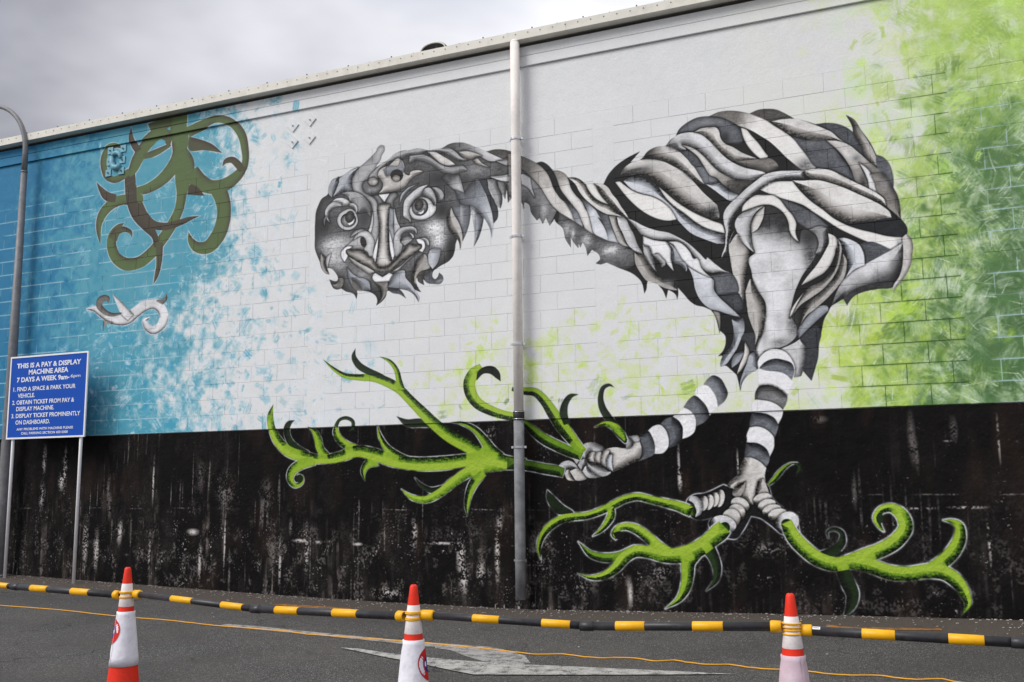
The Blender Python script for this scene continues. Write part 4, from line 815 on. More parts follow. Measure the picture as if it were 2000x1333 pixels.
P .82 - 4 .1 n | B5 700,1000! 800,950 880,800 900,580 1100,610 1230,740 1280,900 1310,1000 1440,1150 1500,950 1650,980 1740,1100 1750,1200 1700,1328 B7 380,50 330,180 120,500 0,800 L1 1330,165 1400,300 1425,400 1350,520 1200,620 1000,660 900,700 820,800! 750,700 760,560 850,480 900,300 920,150 B4 1560,900 1440,700 1360,520 1340,400 1300,200 1390,110 B5 720,1200 | g B5 1150,760 950,1250 .22 .86
O .25 .85 B7 250,150 120,300 body
O .2 .9 B5 1580,1080 140,120 body
O .3 .8 L1 1350,260 120,280 body
O .35 .7 L1 1150,560 180,80 body
O .6 .6 L1 900,480 60,200 body
P .34 - 3 .3 b | B5 1120,450! 1250,500 1500,600 1700,720 1900,900! 1900,980 1850,1050 1600,940 1400,820 1250,620 | c body
O .52 .7 B5 1650,880 120,90 body
P .62 dr 8 .9 n | B5 1600,950! 1750,900 1880,930 1900,1100 1880,1220 1800,1350 1700,1328! 1750,1180 1720,1050
# ring
B .82 dr 6 .9 n | B5 1520,90,120 1300,90,120 1100,110,140 950,160,160 800,260,150 650,380,150 530,500,150 430,600,170 350,720,175 325,850,110 335,950,80 320,1100,50 310,1220,50 B4 935,80,60 900,140,40 870,205,0
P .85 - 2 .2 w | B5 550,672! 560,600 660,480 750,420 900,410 1050,420 1130,470 1250,620 1350,740 1400,850 1390,1000 1442,1147! 1370,1090 1300,980 1280,850 1230,730 1120,620 1000,565 850,570 700,620
P .84 ur 7 .6 n | B5 560,690! 480,760 440,880 480,1000 560,1150 650,1240 747,1312! 710,1180 690,1020 690,880 720,760 800,650 900,580 700,630
P .8 l 3 .5 w | B5 905,585! 780,700 722,800 695,900 700,1000! 780,960 850,850 890,740
# blades
P .78 dr 7 .7 w | B4 1000,-30 B5 440,950! 370,1080 355,1328 B4 1000,150 1030,350 1080,550 1140,760 1190,1012! 1230,750 1240,500 1290,200 1300,100 B5 560,1160 480,1020
P .38 - 4 .4 b | B4 700,470! 1050,450 1130,740 960,760 800,770! 760,600
P .22 - 4 .4 b | B4 810,790! 1140,745 1190,1010 1090,1030 950,900
P .74 r 9 .9 w | B4 1245,720! 1330,520 1430,700 1530,900 1562,1080 1540,1250 L1 900,330 850,450 790,600 765,692! 730,690 760,450 700,280 650,130 B4 1270,950
P .82 dr 5 .3 b | B4 340,320! 400,360 480,410 620,480 740,530 760,700 830,800 960,920 1090,1040 1172,1122! 1000,1080 850,1030 720,1000 600,920 520,820 460,680 430,520 400,430
P .6 - 3 .3 w | L1 100,62! 200,90 215,200 205,412! 180,250
P .72 u 10 .9 b | L1 390,190! 550,165 585,400 540,500 470,660 380,800 300,900 220,935! 220,850 270,740 360,640 420,500 420,350
P .2 - 3 .2 b | L1 585,400! 740,400 755,600 735,690 670,700 600,560! 540,500
P .62 u 6 .6 b | L1 395,955! 520,850 585,700 440,740 390,880
P .84 r 3 .4 w | L1 600,545! 665,680 665,780 600,900 520,1010 470,1057! 520,900 580,750
P .6 ur 9 .8 b | L1 800,970! 740,1000 630,1080 560,1180 528,1310! 520,1200 560,1050 620,900 700,720 760,700 810,820
P .78 r 8 .6 n | L1 1150,660! 1400,540 1480,480 1560,420 1560,660 1530,900 1505,1010 1480,1080! 1370,1100 1360,900 1250,760
P .2 - 3 .2 b | L1 1560,640! 1460,500 1600,330 1740,300 1790,400 1750,600 1740,800 1700,950 1640,1152! 1508,1000! 1530,900
P .64 dl 5 .6 b | L1 1480,260! 1600,120 1720,0 1900,0 1900,60! 1750,190 1600,330 1440,490! 1420,400
P .85 dr 3 .3 w | B6 540,928! 620,960 680,1020 690,1150 B7 685,30 640,150 570,310 480,420 350,500 118,622! 200,500 340,330 440,180 520,30 B6 545,1100
P .68 l 8 .85 w | B6 690,1008! 740,1100 760,1180 B7 760,50 720,300 620,500 500,650 300,800 100,940 0,1065! -50,1120! -10,1000 150,740 260,640! 440,560 600,400 680,150
P .66 l 8 .8 w | B7 770,120! 830,230 830,330 790,500 700,630 550,800 350,980 200,1100 108,1235! 150,1060 220,900 400,760 540,620 650,500 720,330
P .84 - 2 .1 w | B7 160,730! 60,900 -20,1060 -60,1130! -40,1020 40,880
# leg stripes
P .86 - 1 .1 n | L1 808,965! 800,850 850,760 950,680 1100,655 1230,700 1320,800 1380,950 1375,1060 1340,1150! 1400,1180! 1470,1080 L2 1995,400 1920,560 1900,600! 1820,510 1700,440 1580,415 1450,450! 1440,300 1440,200
P .42 u 10 .85 b | L1 815,962! 900,870 1050,808 1200,825 1340,890 1372,1000 1332,1142! 1230,1050 1100,1010 950,995
P .46 u 9 .85 n | L2 1393,652! 1400,540 1450,450 1580,415 1700,440 1820,510 1902,600 1880,720 1830,808! 1760,740 1640,680 1500,655
P .85 - 1 .1 n | L2 1345,842! 1350,700 1393,652 1500,655 1640,680 1760,740 1830,808 1822,900 1757,1032! 1700,940 1600,880 1450,852
P .42 u 9 .8 b | L2 1350,852! 1480,850 1600,880 1700,950 1757,1040 1740,1150 1695,1255! 1620,1150 1500,1080 1400,1065 1308,1082! 1310,1000
P .85 - 1 .1 n | L2 1308,1082! 1400,1065 1500,1080 1620,1150 1695,1260 F1 1535,0 1535,100 1465,262! 1420,150 1300,60 1100,32! L2 1265,1300 1262,1200
P .42 u 10 .95 b | F1 1100,38! 1300,60 1420,150 1465,270 1450,350 1400,432! 1350,370 1200,290 1065,270! 1080,150
P .86 - 1 .1 n | L2 820,757! 800,640 740,520 660,430 590,410! 480,470 450,583! 560,660 650,780 680,902!
P .45 ur 9 .8 b | L2 590,412! 650,330 740,268 850,310 930,430 972,560 930,660 820,757! 800,640 740,520 660,430
P .86 - 1 .1 n | L2 105,910! 200,840 280,767! 370,810 450,900 470,1060 440,1160 350,1230 258,1262! 260,1120 220,1000
P .38 ur 9 .8 b | L2 278,767! 350,660 450,583 560,660 650,780 680,902 600,1000 478,1062! 450,900 370,810
P .38 r 10 .85 b | K1 1670,392! 1750,310 1860,278 1960,360 L2 255,1060 258,1200 240,1300 K1 1960,700 1800,767! 1800,600 1750,470
P .84 - 1 .15 n | K1 1478,492! 1560,420 1670,400 1750,470 1800,600 1790,760 1720,840 1580,857! 1580,700 1540,590
P .36 u 8 .85 b | K1 1330,580! 1400,520 1478,495 1550,600 1585,720 1572,860 1450,930 1320,977! 1360,900 1382,800 1370,680
# hand
P .8 d 9 .75 w | K1 1350,650! 1382,780 1345,930 1200,1010 1050,1090 930,1135! 900,1000 880,880 760,800! 950,750 1150,765 1250,720 1250,655
P .72 u 3 .4 n | K1 1180,577! 1330,575 1352,642 1250,657
P .56 r 5 .7 n | K1 1112,560! 1200,600 1250,680 1230,740 1140,762 1130,690 1085,650
P .74 r 8 .75 n | K1 430,790! 480,700 590,672 700,700 800,770 760,880 600,820 540,900 520,990! 460,930
P .7 r 6 .85 n | K1 300,920! 340,850 420,800 450,900 490,940 400,1020 370,1030!
P .72 d 6 .7 n | K1 65,1060! 130,990 250,960 330,1000 380,1060 420,1130 300,1090 200,1110 180,1200! 110,1170
P .7 r 6 .8 n | K1 380,1030! 430,960 490,930 530,1000 500,1050 440,1125!
P .72 u 8 .8 n | K1 530,990! 640,1000 760,1040 900,1150 850,1190 720,1205 620,1150 540,1060
P .82 l 4 .7 w | K1 540,910! 590,830 650,830 640,900 635,985! 560,960
P .82 l 4 .7 w | K1 640,880! 680,830 755,825! 745,900 732,1008! 650,960
P .82 l 4 .7 w | K1 750,880! 790,810 880,802! 860,880 820,1065! 745,1000
P .8 l 4 .7 b | K1 828,930! 870,870 920,865! 915,1000 935,1135! 830,1060
P .76 r 5 .7 w | K1 172,1160! 220,1100 250,1100 280,1190 335,1280! 220,1260
P .82 r 5 .6 w | K1 255,1125! 370,1085 470,1150 525,1235 430,1275 345,1270!
P .78 r 7 .85 n | K1 455,1125! 510,1040 600,1120 740,1215! 640,1235 530,1220
# vines left of pipe
B .30 l 5 .8 K 1 | Q12 300,620,0 262,640,36 236,695,46 252,770,48 310,835,54 400,880,40
B .8 u 5 .9 G 1 | Q12 402,670,0 450,705,40 476,760,56 494,840,62 545,905,64
B .5 ur 5 .9 K | Q12 718,706,4 752,680,24 755,630,28 705,602,28 650,618,24 622,668,30
B .82 dl 6 .9 G 1 | Q12 620,668,30 618,710,46 645,765,60 705,815,62 800,845,56
B .82 ur 7 .9 G 1 | Q12 942,655,0 962,740,30 1012,830,52 1095,900,72 1220,960,80
B .8 l 5 .9 G 1 | Q12 940,935,84 868,962,62 832,1020,40 846,1092,0
B .35 ur 6 .9 K 1 | Q12 1096,590,0 1180,640,56 1280,640,66 1350,650,50
B .85 ur 7 .95 G | Q12 1790,905,95 1650,822,105 1500,740,98 1380,640,92 1290,550,82 1200,460,72 1120,380,72 1040,330,76 920,288,66 800,285,50 690,270,40 600,215,25 520,143,0
B .35 r 4 .6 K | Q12 775,60,0 762,120,34 800,190,52 870,235,52 960,268,36 1040,306,20
B .8 r 5 .9 G | Q12 960,122,0 1042,160,28 1096,230,38 1115,310,46 1135,385,56
B .7 ur 6 .95 G 1 | Q12 1520,634,0 1610,645,30 1700,690,46 1772,770,66 1835,860,88 1900,915,90
B .35 ur 5 .9 K 1 | Q12 1232,1066,0 1290,1130,30 1360,1165,44 1450,1150,44
B .9 dr 7 .5 G 1 | Q12 1128,1158,0 1210,1220,40 1320,1238,56 1420,1192,66 1530,1105,76 1650,1025,86 1780,975,110 1950,960,90
B .75 l 8 .95 G 1 | Q12 1770,1030,60 1695,1110,72 1655,1200,56 1640,1290,36 1642,1368,0
B .9 u 8 .95 G 1 | Q12 135,495,0 112,580,44 122,680,58 170,785,74 250,862,84 380,905,84 520,925,70 650,905,82 780,862,92 900,880,96 1050,930,100 1250,960,105 1450,955,110 1650,930,100 1800,915,110 1960,950,105 2100,965,90
B .8 l 5 .9 G 1 | Q12 450,935,70 345,965,78 275,1020,68 262,1080,52 300,1128,38 350,1105,30 352,1058,20 318,1044,6
B .92 dl 10 .98 G | Q12 1760,205,60 1700,250,84 1662,330,90 1675,410,92 1725,485,86 1820,540,78 1930,578,68 2050,600,62
P .12 - 3 .2 K | Q12 1718,310! 1730,240 1790,200 1850,200 1900,250 1908,316! 1870,290 1830,260 1780,255
B .55 dl 9 .98 G 1 | Q22 60,610,40 140,680,64 230,755,80 350,820,84 450,865,80 540,905,60
B .8 dl 12 .98 G .8 | Q22 0,375,30 90,392,56 180,402,66 255,470,76 315,560,90 375,650,100 440,735,92 510,820,72 560,865,50
B .3 l 6 .9 K .8 | Q22 516,418,0 460,430,34 415,490,50 402,560,62 425,650,50
B .3 r 6 .9 K .8 | Q22 796,364,0 762,345,20 716,362,32 692,430,40 704,520,54 750,600,62 805,680,62 862,755,50 885,795,20
B .85 dr 6 .95 G 1 | Q22 640,672,0 720,645,34 792,668,58 850,725,54 888,780,24
B .45 dl 8 .95 G 1 | Q22 -40,955,100 60,965,80 150,978,78 260,1000,80 350,1015,80 400,1030,70
# foot and toes
P .10 - 2 .1 n 1.2 | F1 180,930 260,865 450,830 740,700! 900,760 1440,720 1500,900 1700,1080 1900,1200 F2 2060,430 2090,640! 1930,690 1790,660! 1600,500 1480,420 1330,385! 1200,620 1100,740 960,735! 700,600 670,500 720,420 860,320! 640,430 480,440 400,400 330,300
P .82 l 10 .8 w | F1 1065,272! 1150,270 1300,330 1412,432! 1390,550 1400,650 1440,780 1465,842! 1300,870 1220,900 1205,1012! 1120,980 1000,880 890,850 890,790 950,720! 840,750 800,715 850,640 970,530 1010,400
P .74 l 8 .95 w | F1 1275,640! 1240,800 1230,905! 1300,870 1460,842! 1410,700 1350,600
P .62 u 9 .9 w | F1 1090,645! 980,690 900,760 880,850 960,900 1060,800
E .85 l 6.5 .98 w | F1 680,912,80,140,12
E .83 l 6.5 .98 w | F1 598,932,76,118,12
E .82 l 6.5 .98 w | F1 512,972,78,124,12
E .8 l 6.5 .98 w | F1 425,992,76,122,12
P .83 r 5 .5 n | F1 190,940! 230,880 320,880 390,950 415,1050 390,1150 300,1210! 305,1080 270,990
E .84 d 6.5 .98 w | F1 1000,1010,152,110,25
E .8 d 6.5 .98 w | F1 945,1130,140,130,25
E .78 d 5 .7 w | F1 860,1220,145,150,20
E .84 dl 6.5 .98 n | F1 745,1310,200,130,15
E .84 d 6.5 .98 w | F1 1350,920,150,92,-15
E .82 d 6.5 .98 w | F1 1420,1020,145,98,-15
E .8 d 6.5 .98 w | F1 1500,1100,155,95,-12
E .8 d 6.5 .98 w | F1 1590,1165,155,95,-12
E .84 dl 6.5 .98 n | F1 1740,1290,190,165,-35
# vines right lower
E .4 r 6 .9 G | F2 410,300,66,92,-20
E .4 ur 7 .9 G | F2 915,575,86,96,20
E .4 u 6 .9 G | Q33 146,92,44,36,0
B .85 dr 8 .98 G 1.3 | V1 285,1140,0 252,1000,60 275,850,90 345,715,115 455,605,125 600,520,125 800,478,120 1000,462,110 1200,395,115 1400,302,125 1600,205,120 1800,165,115 2000,210,120 F2 60,200,140 180,230,150 300,275,165 400,320,160
P .25 dr 8 .9 K 1.3 | V1 385,62! 375,180 440,330 560,440 700,430! 790,415 640,300 500,170
B .8 dr 7 .95 G 1.2 | V1 1385,320,90 1385,450,120 1310,590,100 1210,700,60 1095,782,0
B .6 d 7 .95 G 1.3 | Q23 960,285,50 820,350,66 720,360,70 620,335,54 515,235,0
B .9 dl 6 .9 G 1.4 | Q23 1230,310,60 1140,270,80 1055,195,80 965,135,72 880,115,56 812,140,44 786,180,26 810,215,10
P .08 - 2 .2 K | Q23 785,165! 850,155 870,200 810,215!
B .8 r 8 .98 G 1.2 | Q23 1440,310,110 1375,400,110 1370,500,95 1350,600,80 1305,680,50 1195,758,0
B .45 r 7 .98 K 1.2 | Q23 1520,270,110 1570,350,84 1600,440,68 1592,530,44 1515,620,0
B .9 dr 9 .95 G 1.4 | Q23 510,484,0 620,515,36 720,498,62 812,435,80 880,355,92 960,310,92 1060,315,95 1200,345,110 1350,330,130 1470,280,130 1560,210,130 1630,150,140 1660,120,120
B .35 ur 6 .98 K 1.2 | Q33 400,340,50 500,310,70 580,230,56 575,165,36 510,135,26 462,160,16 470,205,4
B .92 dr 9 .98 G 1.4 | Q33 620,385,90 750,345,110 880,300,115 1010,220,118 1075,120,112 1040,20,96 960,-30,70 880,-10,60 845,50,54 870,110,36 905,155,4
B .85 dr 9 .98 G 1.4 | Q33 1260,445,80 1370,385,110 1460,290,112 1500,190,96 1490,110,70 1435,75,36 1368,66,0
B .32 l 8 .98 K 1.3 | Q33 560,405,90 625,560,110 660,650,100 645,735,76 590,822,0
B .9 dl 9 .95 G 1.4 | Q33 140,80,90 190,185,110 285,290,115 400,375,115 520,410,112 650,395,110 800,425,112 950,475,115 1100,485,112 1250,465,112 1380,480,112 1480,550,106 1540,640,80 1562,720,54 1520,805,0
B .7 dr 5 .95 G 1 | F1 1440,700,30 1530,620,70 1620,510,80 1710,420,54 1800,368,32 1895,355,0
B .4 r 6 .9 K | F1 1840,362,20 1920,390,60 1945,450,90 1910,500,60 1875,535,4
E .3 - 3 .3 K | Q12 335,1075,28,32,0
E .4 - 3 .3 K | Q33 875,55,26,40,10
"""

MURAL, JOINTS = paint_mural(MURAL_DATA)
ALB = 1.26                       # display value of the paint -> reflectance

def make_image(name, a):
    h, w = a.shape[:2]; im = bpy.data.images.new(name, w, h, alpha=False)
    px = np.ones((h, w, 4), np.float32); px[..., :3] = a; im.pixels.foreach_set(px.ravel()); im.update(); im.pack(); return im

def wall_material(name, image, rough=.62, spec=.25, bump=.35, bscale=70, dist=.004):
    m = bpy.data.materials.new(name); m.use_nodes = True; t = m.node_tree; p = t.nodes['Principled BSDF']
    g = N(t, 'ShaderNodeNewGeometry'); s = N(t, 'ShaderNodeSeparateXYZ'); t.links.new(g.outputs['Position'], s.inputs[0])
    mx = N(t, 'ShaderNodeMapRange', clamp=False); t.links.new(s.outputs['X'], mx.inputs[0]); mx.inputs[1].default_value = WX0; mx.inputs[2].default_value = WX0 + CW / PPM
    mz = N(t, 'ShaderNodeMapRange', clamp=False); t.links.new(s.outputs['Z'], mz.inputs[0]); mz.inputs[1].default_value = 0; mz.inputs[2].default_value = CH / PPM
    c = N(t, 'ShaderNodeCombineXYZ'); t.links.new(mx.outputs[0], c.inputs[0]); t.links.new(mz.outputs[0], c.inputs[1])
    im = N(t, 'ShaderNodeTexImage', image=image, extension='EXTEND', interpolation='Cubic'); t.links.new(c.outputs[0], im.inputs['Vector'])
    # fine paint mottling and weathering
    n = N(t, 'ShaderNodeTexNoise'); n.inputs['Scale'].default_value = 55; n.inputs['Detail'].default_value = 7; n.inputs['Roughness'].default_value = .7; t.links.new(g.outputs['Position'], n.inputs['Vector'])
    r = N(t, 'ShaderNodeMapRange'); t.links.new(n.outputs['Fac'], r.inputs[0]); r.inputs[1].default_value = .3; r.inputs[2].default_value = .7; r.inputs[3].default_value = ALB * .93; r.inputs[4].default_value = ALB * 1.05
    sc = N(t, 'ShaderNodeVectorMath', operation='SCALE'); t.links.new(im.outputs['Color'], sc.inputs[0]); t.links.new(r.outputs[0], sc.inputs['Scale']); t.links.new(sc.outputs[0], p.inputs['Base Color'])
    p.inputs['Roughness'].default_value = rough; p.inputs['Specular IOR Level'].default_value = spec
    nb = N(t, 'ShaderNodeTexNoise'); nb.inputs['Scale'].default_value = bscale; nb.inputs['Detail'].default_value = 5; nb.inputs['Roughness'].default_value = .6; t.links.new(g.outputs['Position'], nb.inputs['Vector'])
    nb2 = N(t, 'ShaderNodeTexNoise'); nb2.inputs['Scale'].default_value = 9; nb2.inputs['Detail'].default_value = 3; t.links.new(g.outputs['Position'], nb2.inputs['Vector'])
    ad = N(t, 'ShaderNodeMath', operation='MULTIPLY_ADD'); t.links.new(nb2.outputs['Fac'], ad.inputs[0]); ad.inputs[1].default_value = 1.6; t.links.new(nb.outputs['Fac'], ad.inputs[2])
    bp = N(t, 'ShaderNodeBump'); bp.inputs['Strength'].default_value = bump; bp.inputs['Distance'].default_value = dist; t.links.new(ad.outputs[0], bp.inputs['Height']); t.links.new(bp.outputs[0], p.inputs['Normal'])
    return m

IM_WALL = make_image('mural_paint', MURAL); IM_JOINT = make_image('joint_paint', JOINTS)
M_BLOCK = wall_material('painted_blockwork', IM_WALL)
M_SMOOTH = wall_material('painted_concrete', IM_WALL, bump=.45, bscale=45, dist=.006)
M_PLINTH = wall_material('black_painted_plaster', IM_WALL, rough=.8, spec=.08, bump=.7, bscale=38, dist=.012)
M_MORTAR = wall_material('painted_mortar', IM_JOINT, rough=.8, spec=.1)
M_TRIM = wall_material('painted_trim', IM_WALL, bump=.1)
M_FASCIA = material('cream_roof_flashing', srgb(228, 225, 214), rough=.5, spec=.4, var=.05, scale=3, dirt=srgb(150, 138, 120), dirt_amt=.3, coord='World', bump=.1, bscale=30)
M_STEELDARK = material('dark_screw_steel', (.06, .06, .06, 1), rough=.5, metal=.6, bump=0)
M_PIPE_W = material('white_painted_pipe', srgb(240, 234, 229), rough=.65, spec=.25, var=.05, scale=4, dirt=srgb(150, 140, 130), dirt_amt=.22, coord='World', bump=.1, bscale=25)
M_PIPE_G = material('weathered_grey_pipe', (.21, .215, .225, 1), rough=.75, spec=.2, var=.35, scale=7, dirt=(.34, .34, .34, 1), dirt_amt=.5, coord='World', bump=.4, bscale=40)
M_RUBBER = material('black_rubber', (.018, .018, .018, 1), rough=.6, bump=.1)
M_CLAMP = material('bright_clamp_steel', (.55, .56, .58, 1), rough=.3, metal=.9, var=.1, bump=0)
M_GALV = material('galvanised_steel', (.20, .20, .21, 1), rough=.55, metal=.15, spec=.3, var=.15, scale=14, dirt=(.1, .095, .09, 1), dirt_amt=.4, coord='World', bump=.2)
M_ROOF = material('grey_roof_metal', (.3, .3, .29, 1), rough=.5, metal=.3)
M_PLAINWALL = material('unpainted_block_side', (.42, .41, .39, 1), rough=.8, var=.1, scale=2)

# ================================================================== the painted building
B = empty('painted_building', (-5.5, 0, 0))
tag(B, 'large blockwork building with a striped creature and vine mural above its black base', 'building')
BL = Vector((-5.5, 0, 0))
def bpart(mb_or_obj): return mb_or_obj
def shift(mb): mb.v = [(x - BL.x, y, z) for x, y, z in mb.v]; return mb
XL, XR = -14.3, 5.9
Z_PL, Z_BE, Z_TR1, Z_TR2, Z_FA = 2.006, 5.406, 6.085, 6.212, 6.328
# core behind the facing
shift(MB().box(XL, XR, .03, .25, 0, 6.30)).build('backing_wall', M_PLAINWALL, B)
shift(MB().box(XL, XL + .2, .25, 12, 0, 6.2)).build('side_wall', M_PLAINWALL, B)
shift(MB().box(XR - .2, XR, .25, 12, 0, 6.2)).build('side_wall', M_PLAINWALL, B)
rf = MB().add([(XL, -.02, 6.40), (XR, -.02, 6.40), (XR, 12, 6.75), (XL, 12, 6.75), (XL, -.02, 6.36), (XR, -.02, 6.36), (XR, 12, 6.70), (XL, 12, 6.70)], [(0, 1, 2, 3), (7, 6, 5, 4), (0, 4, 5, 1), (1, 5, 6, 2), (2, 6, 7, 3), (3, 7, 4, 0)])
shift(rf).build('roof', M_ROOF, B)
# plinth: plaster, set back a little under the blocks, gently uneven
def rough_sheet(x0, x1, z0, z1, y, nx, nz, amp, depth, seed):
    r = random.Random(seed); v = []; f = []
    for j in range(nz + 1):
        for i in range(nx + 1):
            e = 0 if i in (0, nx) or j in (0, nz) else 1
            v.append((x0 + (x1 - x0) * i / nx, y + e * r.uniform(-amp, amp), z0 + (z1 - z0) * j / nz))
    for j in range(nz):
        for i in range(nx): a = j * (nx + 1) + i; f.append((a, a + 1, a + nx + 2, a + nx + 1))
    k = len(v); v += [(x0, y, z0), (x1, y, z0), (x1, y, z1), (x0, y, z1), (x0, depth, z0), (x1, depth, z0), (x1, depth, z1), (x0, depth, z1)]
    f += [(k + 3, k + 2, k + 6, k + 7), (k, k + 4, k + 5, k + 1), (k + 1, k + 5, k + 6, k + 2), (k, k + 3, k + 7, k + 4)]
    m = MB(); m.v = v; m.f = f; return m
shift(rough_sheet(XL, XR, -.3, Z_PL - .004, .012, 120, 16, .0035, .028, 3)).build('plinth', M_PLINTH, B, True)
# mortar bed behind the blocks
shift(MB().add([(XL, .0032, Z_PL), (XR, .0032, Z_PL), (XR, .0032, Z_BE), (XL, .0032, Z_BE)], [(0, 1, 2, 3)])).build('mortar', M_MORTAR, B)
# bond beam above, plastered
shift(rough_sheet(XL, XR, Z_BE + .002, Z_TR1 - .003, .005, 100, 8, .001, .029, 5)).build('bond_beam', M_SMOOTH, B, True)
# pilasters
PIL = [(-10.76, -10.60), (-7.06, -6.80), (-3.31, -3.07), (.285, .485), (4.03, 4.23)]
for a, b in PIL: shift(MB().bbox(a - .0027, b + .0027, .0002, .0031, Z_PL + .002, Z_BE - .003, .0005)).build('pilaster', M_SMOOTH, B)
# blocks
edges = [XL] + [q for p in PIL for q in p] + [XR]; J = .0026; blocks = []
phase = {0: .29, 1: .29, 2: .04, 3: .16, 4: .16, 5: .16}
for s in range(6):
    xa, xb = edges[2 * s], edges[2 * s + 1]
    for row in range(17):
        ph = phase[s] + (.2 if row % 2 == 0 and s in (2, 3, 4, 5) else 0) - (.2 if row % 2 == 1 and s in (0, 1) else 0)
        k0 = math.floor((xa - ph) / .4); cuts = [xa] + [ph + .4 * k for k in range(k0, k0 + 60) if xa + .05 < ph + .4 * k < xb - .05] + [xb]
        z0 = Z_PL + row * .2
        for i in range(len(cuts) - 1): blocks.append((cuts[i] + J, cuts[i + 1] - J, z0 + J, z0 + .2 - J))
def in_view(b):
    u0, v0 = px_of((b[0], 0, b[3])); u1, v1 = px_of((b[1], 0, b[2])); return u1 > 6 and u0 < 1994 and v1 > 4 and v0 < 1330
def size_px(b):
    u0, v0 = px_of((b[0], 0, b[3])); u1, v1 = px_of((b[1], 0, b[2])); return (min(u1, 2000) - max(u0, 0)) * (v1 - v0)
vis = sorted([b for b in blocks if in_view(b)], key=size_px, reverse=True); big = vis[:300]; bigset = set(big); cache = {}
for b in big:
    w = round(b[1] - b[0], 3); zc = (b[2] + b[3]) / 2; xc = (b[0] + b[1]) / 2
    if w not in cache:
        m = MB().bbox(-w / 2, w / 2, 0, .0031, -.1 + J, .1 - J, .0013); me = bpy.data.meshes.new('concrete_block'); me.from_pydata(m.v, [], m.f); me.materials.append(M_BLOCK); cache[w] = me
    o = bpy.data.objects.new('concrete_block', cache[w]); o.location = (xc - BL.x, random.uniform(-.0006, .0008), zc); link(o, B)
rest = MB()
for b in blocks:
    if b not in bigset: rest.bbox(b[0], b[1], random.uniform(-.0006, .0008), .0031, b[2], b[3], .0013)
tag(shift(rest).build('far_blockwork', M_BLOCK, B), kind='stuff')
# trim boards under the roof edge
shift(MB().bbox(XL, XR, -.022, .029, Z_TR1, Z_TR2 - .006, .004)).build('lower_trim_board', M_TRIM, B)
shift(MB().bbox(XL, XR, -.014, .029, Z_TR2 + .002, Z_FA - .002, .004)).build('upper_trim_board', M_TRIM, B)
# roof flashing in lengths, with rivets
FD = -.135; F_TOP = on_y(985, 67, FD).z; F_BOT = on_y(985, 83.5, FD).z
fj = [XL, -11.2, -8.8, -6.3, -3.9 + .35, -.9, 1.6, 4.0, XR]
for i in range(len(fj) - 1):
    a, b = fj[i] + (.0015 if i else 0), fj[i + 1] - .0015
    m = MB().add([(a, FD, F_BOT), (b, FD, F_BOT), (b, FD - .002, F_TOP), (a, FD - .002, F_TOP), (a, .02, F_TOP + .028), (b, .02, F_TOP + .028), (a, .02, F_BOT - .0), (b, .02, F_BOT - .0)],
                 [(0, 1, 2, 3), (3, 2, 5, 4), (6, 7, 1, 0), (0, 3, 4, 6), (1, 7, 5, 2)])
    shift(m).build('roof_flashing', M_FASCIA, B)
rv = MB(); x = XL + .1
while x < XR:
    rv.box(x - .006, x + .006, FD - .0065, FD + .001, (F_BOT + F_TOP) / 2 + .012, (F_BOT + F_TOP) / 2 + .021); x += .152
shift(rv); tag(rv.build('rivet', M_GALV, B), kind='stuff')
sc_ = MB(); x = XL + .1; k = 0
while x < XR:
    h = .012 + .014 * (k % 2); sc_.box(x - .006, x + .006, FD + .012, FD + .024, F_TOP, F_TOP + h); x += .31; k += 1
shift(sc_); tag(sc_.build('roof_screw', M_STEELDARK, B), kind='stuff')
# hooded vent on the roof
vp = on_y(846, 96, 2.2); vr = .175; vb = MB(); nseg = 14; vv = []
for y_ in (0, .5):
    for i in range(nseg + 1):
        a = math.pi * i / nseg; vv.append((vp.x + vr * 1.15 * math.cos(a), 2.2 + y_, vp.z - .02 + vr * .62 * math.sin(a)))
ff = [(i, i + 1, nseg + 2 + i, nseg + 1 + i) for i in range(nseg)]
o = shift(MB().add(vv, ff + [tuple(range(nseg + 1, 2 * nseg + 2))])).build('roof_vent', M_STEELDARK, B, True)
mod = o.modifiers.new('s', 'SOLIDIFY'); mod.thickness = .02
rim = MB().tube([(vp.x + vr * 1.17 * math.cos(math.pi * i / 16) - BL.x, 2.19, vp.z - .02 + vr * .64 * math.sin(math.pi * i / 16)) for i in range(17)], .011, 8).build('vent_rim', M_FASCIA, o, True)

# ---- downpipe
PY = -.105; ptop = on_y(1005.5, 84, PY); pmid = on_y(1013, 803, PY); PX = (ptop.x + pmid.x) / 2; zc_ = on_y(1013, 804, PY).z; zb_ = on_y(1014, 1171, PY).z
print('pipe x', ptop.x, pmid.x, 'z', zc_, zb_)
dp = MB().tube([(PX - BL.x, PY, z) for z in (zc_ - .02, 4.2, 5.4, F_BOT - .02)], .0545, 24).build('downpipe', M_PIPE_W, B, True)
MB().tube([(PX - BL.x, PY, F_BOT - .05), (PX - BL.x, PY, F_BOT - .018), (PX - BL.x, PY + .02, F_BOT + .004), (PX - BL.x, PY + .05, F_BOT + .01)], [.0545, .054, .047, .03], 24).build('pipe_top', M_PIPE_W, dp, True)
MB().tube([(PX - BL.x, PY, z) for z in (zb_, .7, 1.2, zc_ - .09)], .057, 24).build('grey_downpipe', M_PIPE_G, B, True)
MB().tube([(PX - BL.x, PY, z) for z in (zc_ - .098, zc_ - .09, zc_ + .0, zc_ + .004)], [.058, .063, .063, .058], 24).build('rubber_coupling', M_RUBBER, dp, True)
def ring(z, r, h, mat, name, par=dp):
    o_ = MB().tube([(PX - BL.x, PY, z - h / 2), (PX - BL.x, PY, z + h / 2)], r, 24).build(name, mat, par, True)
    return o_
for v in (805, 819): ring(on_y(1013, v, PY).z, .0655, .009, M_CLAMP, 'hose_clamp')
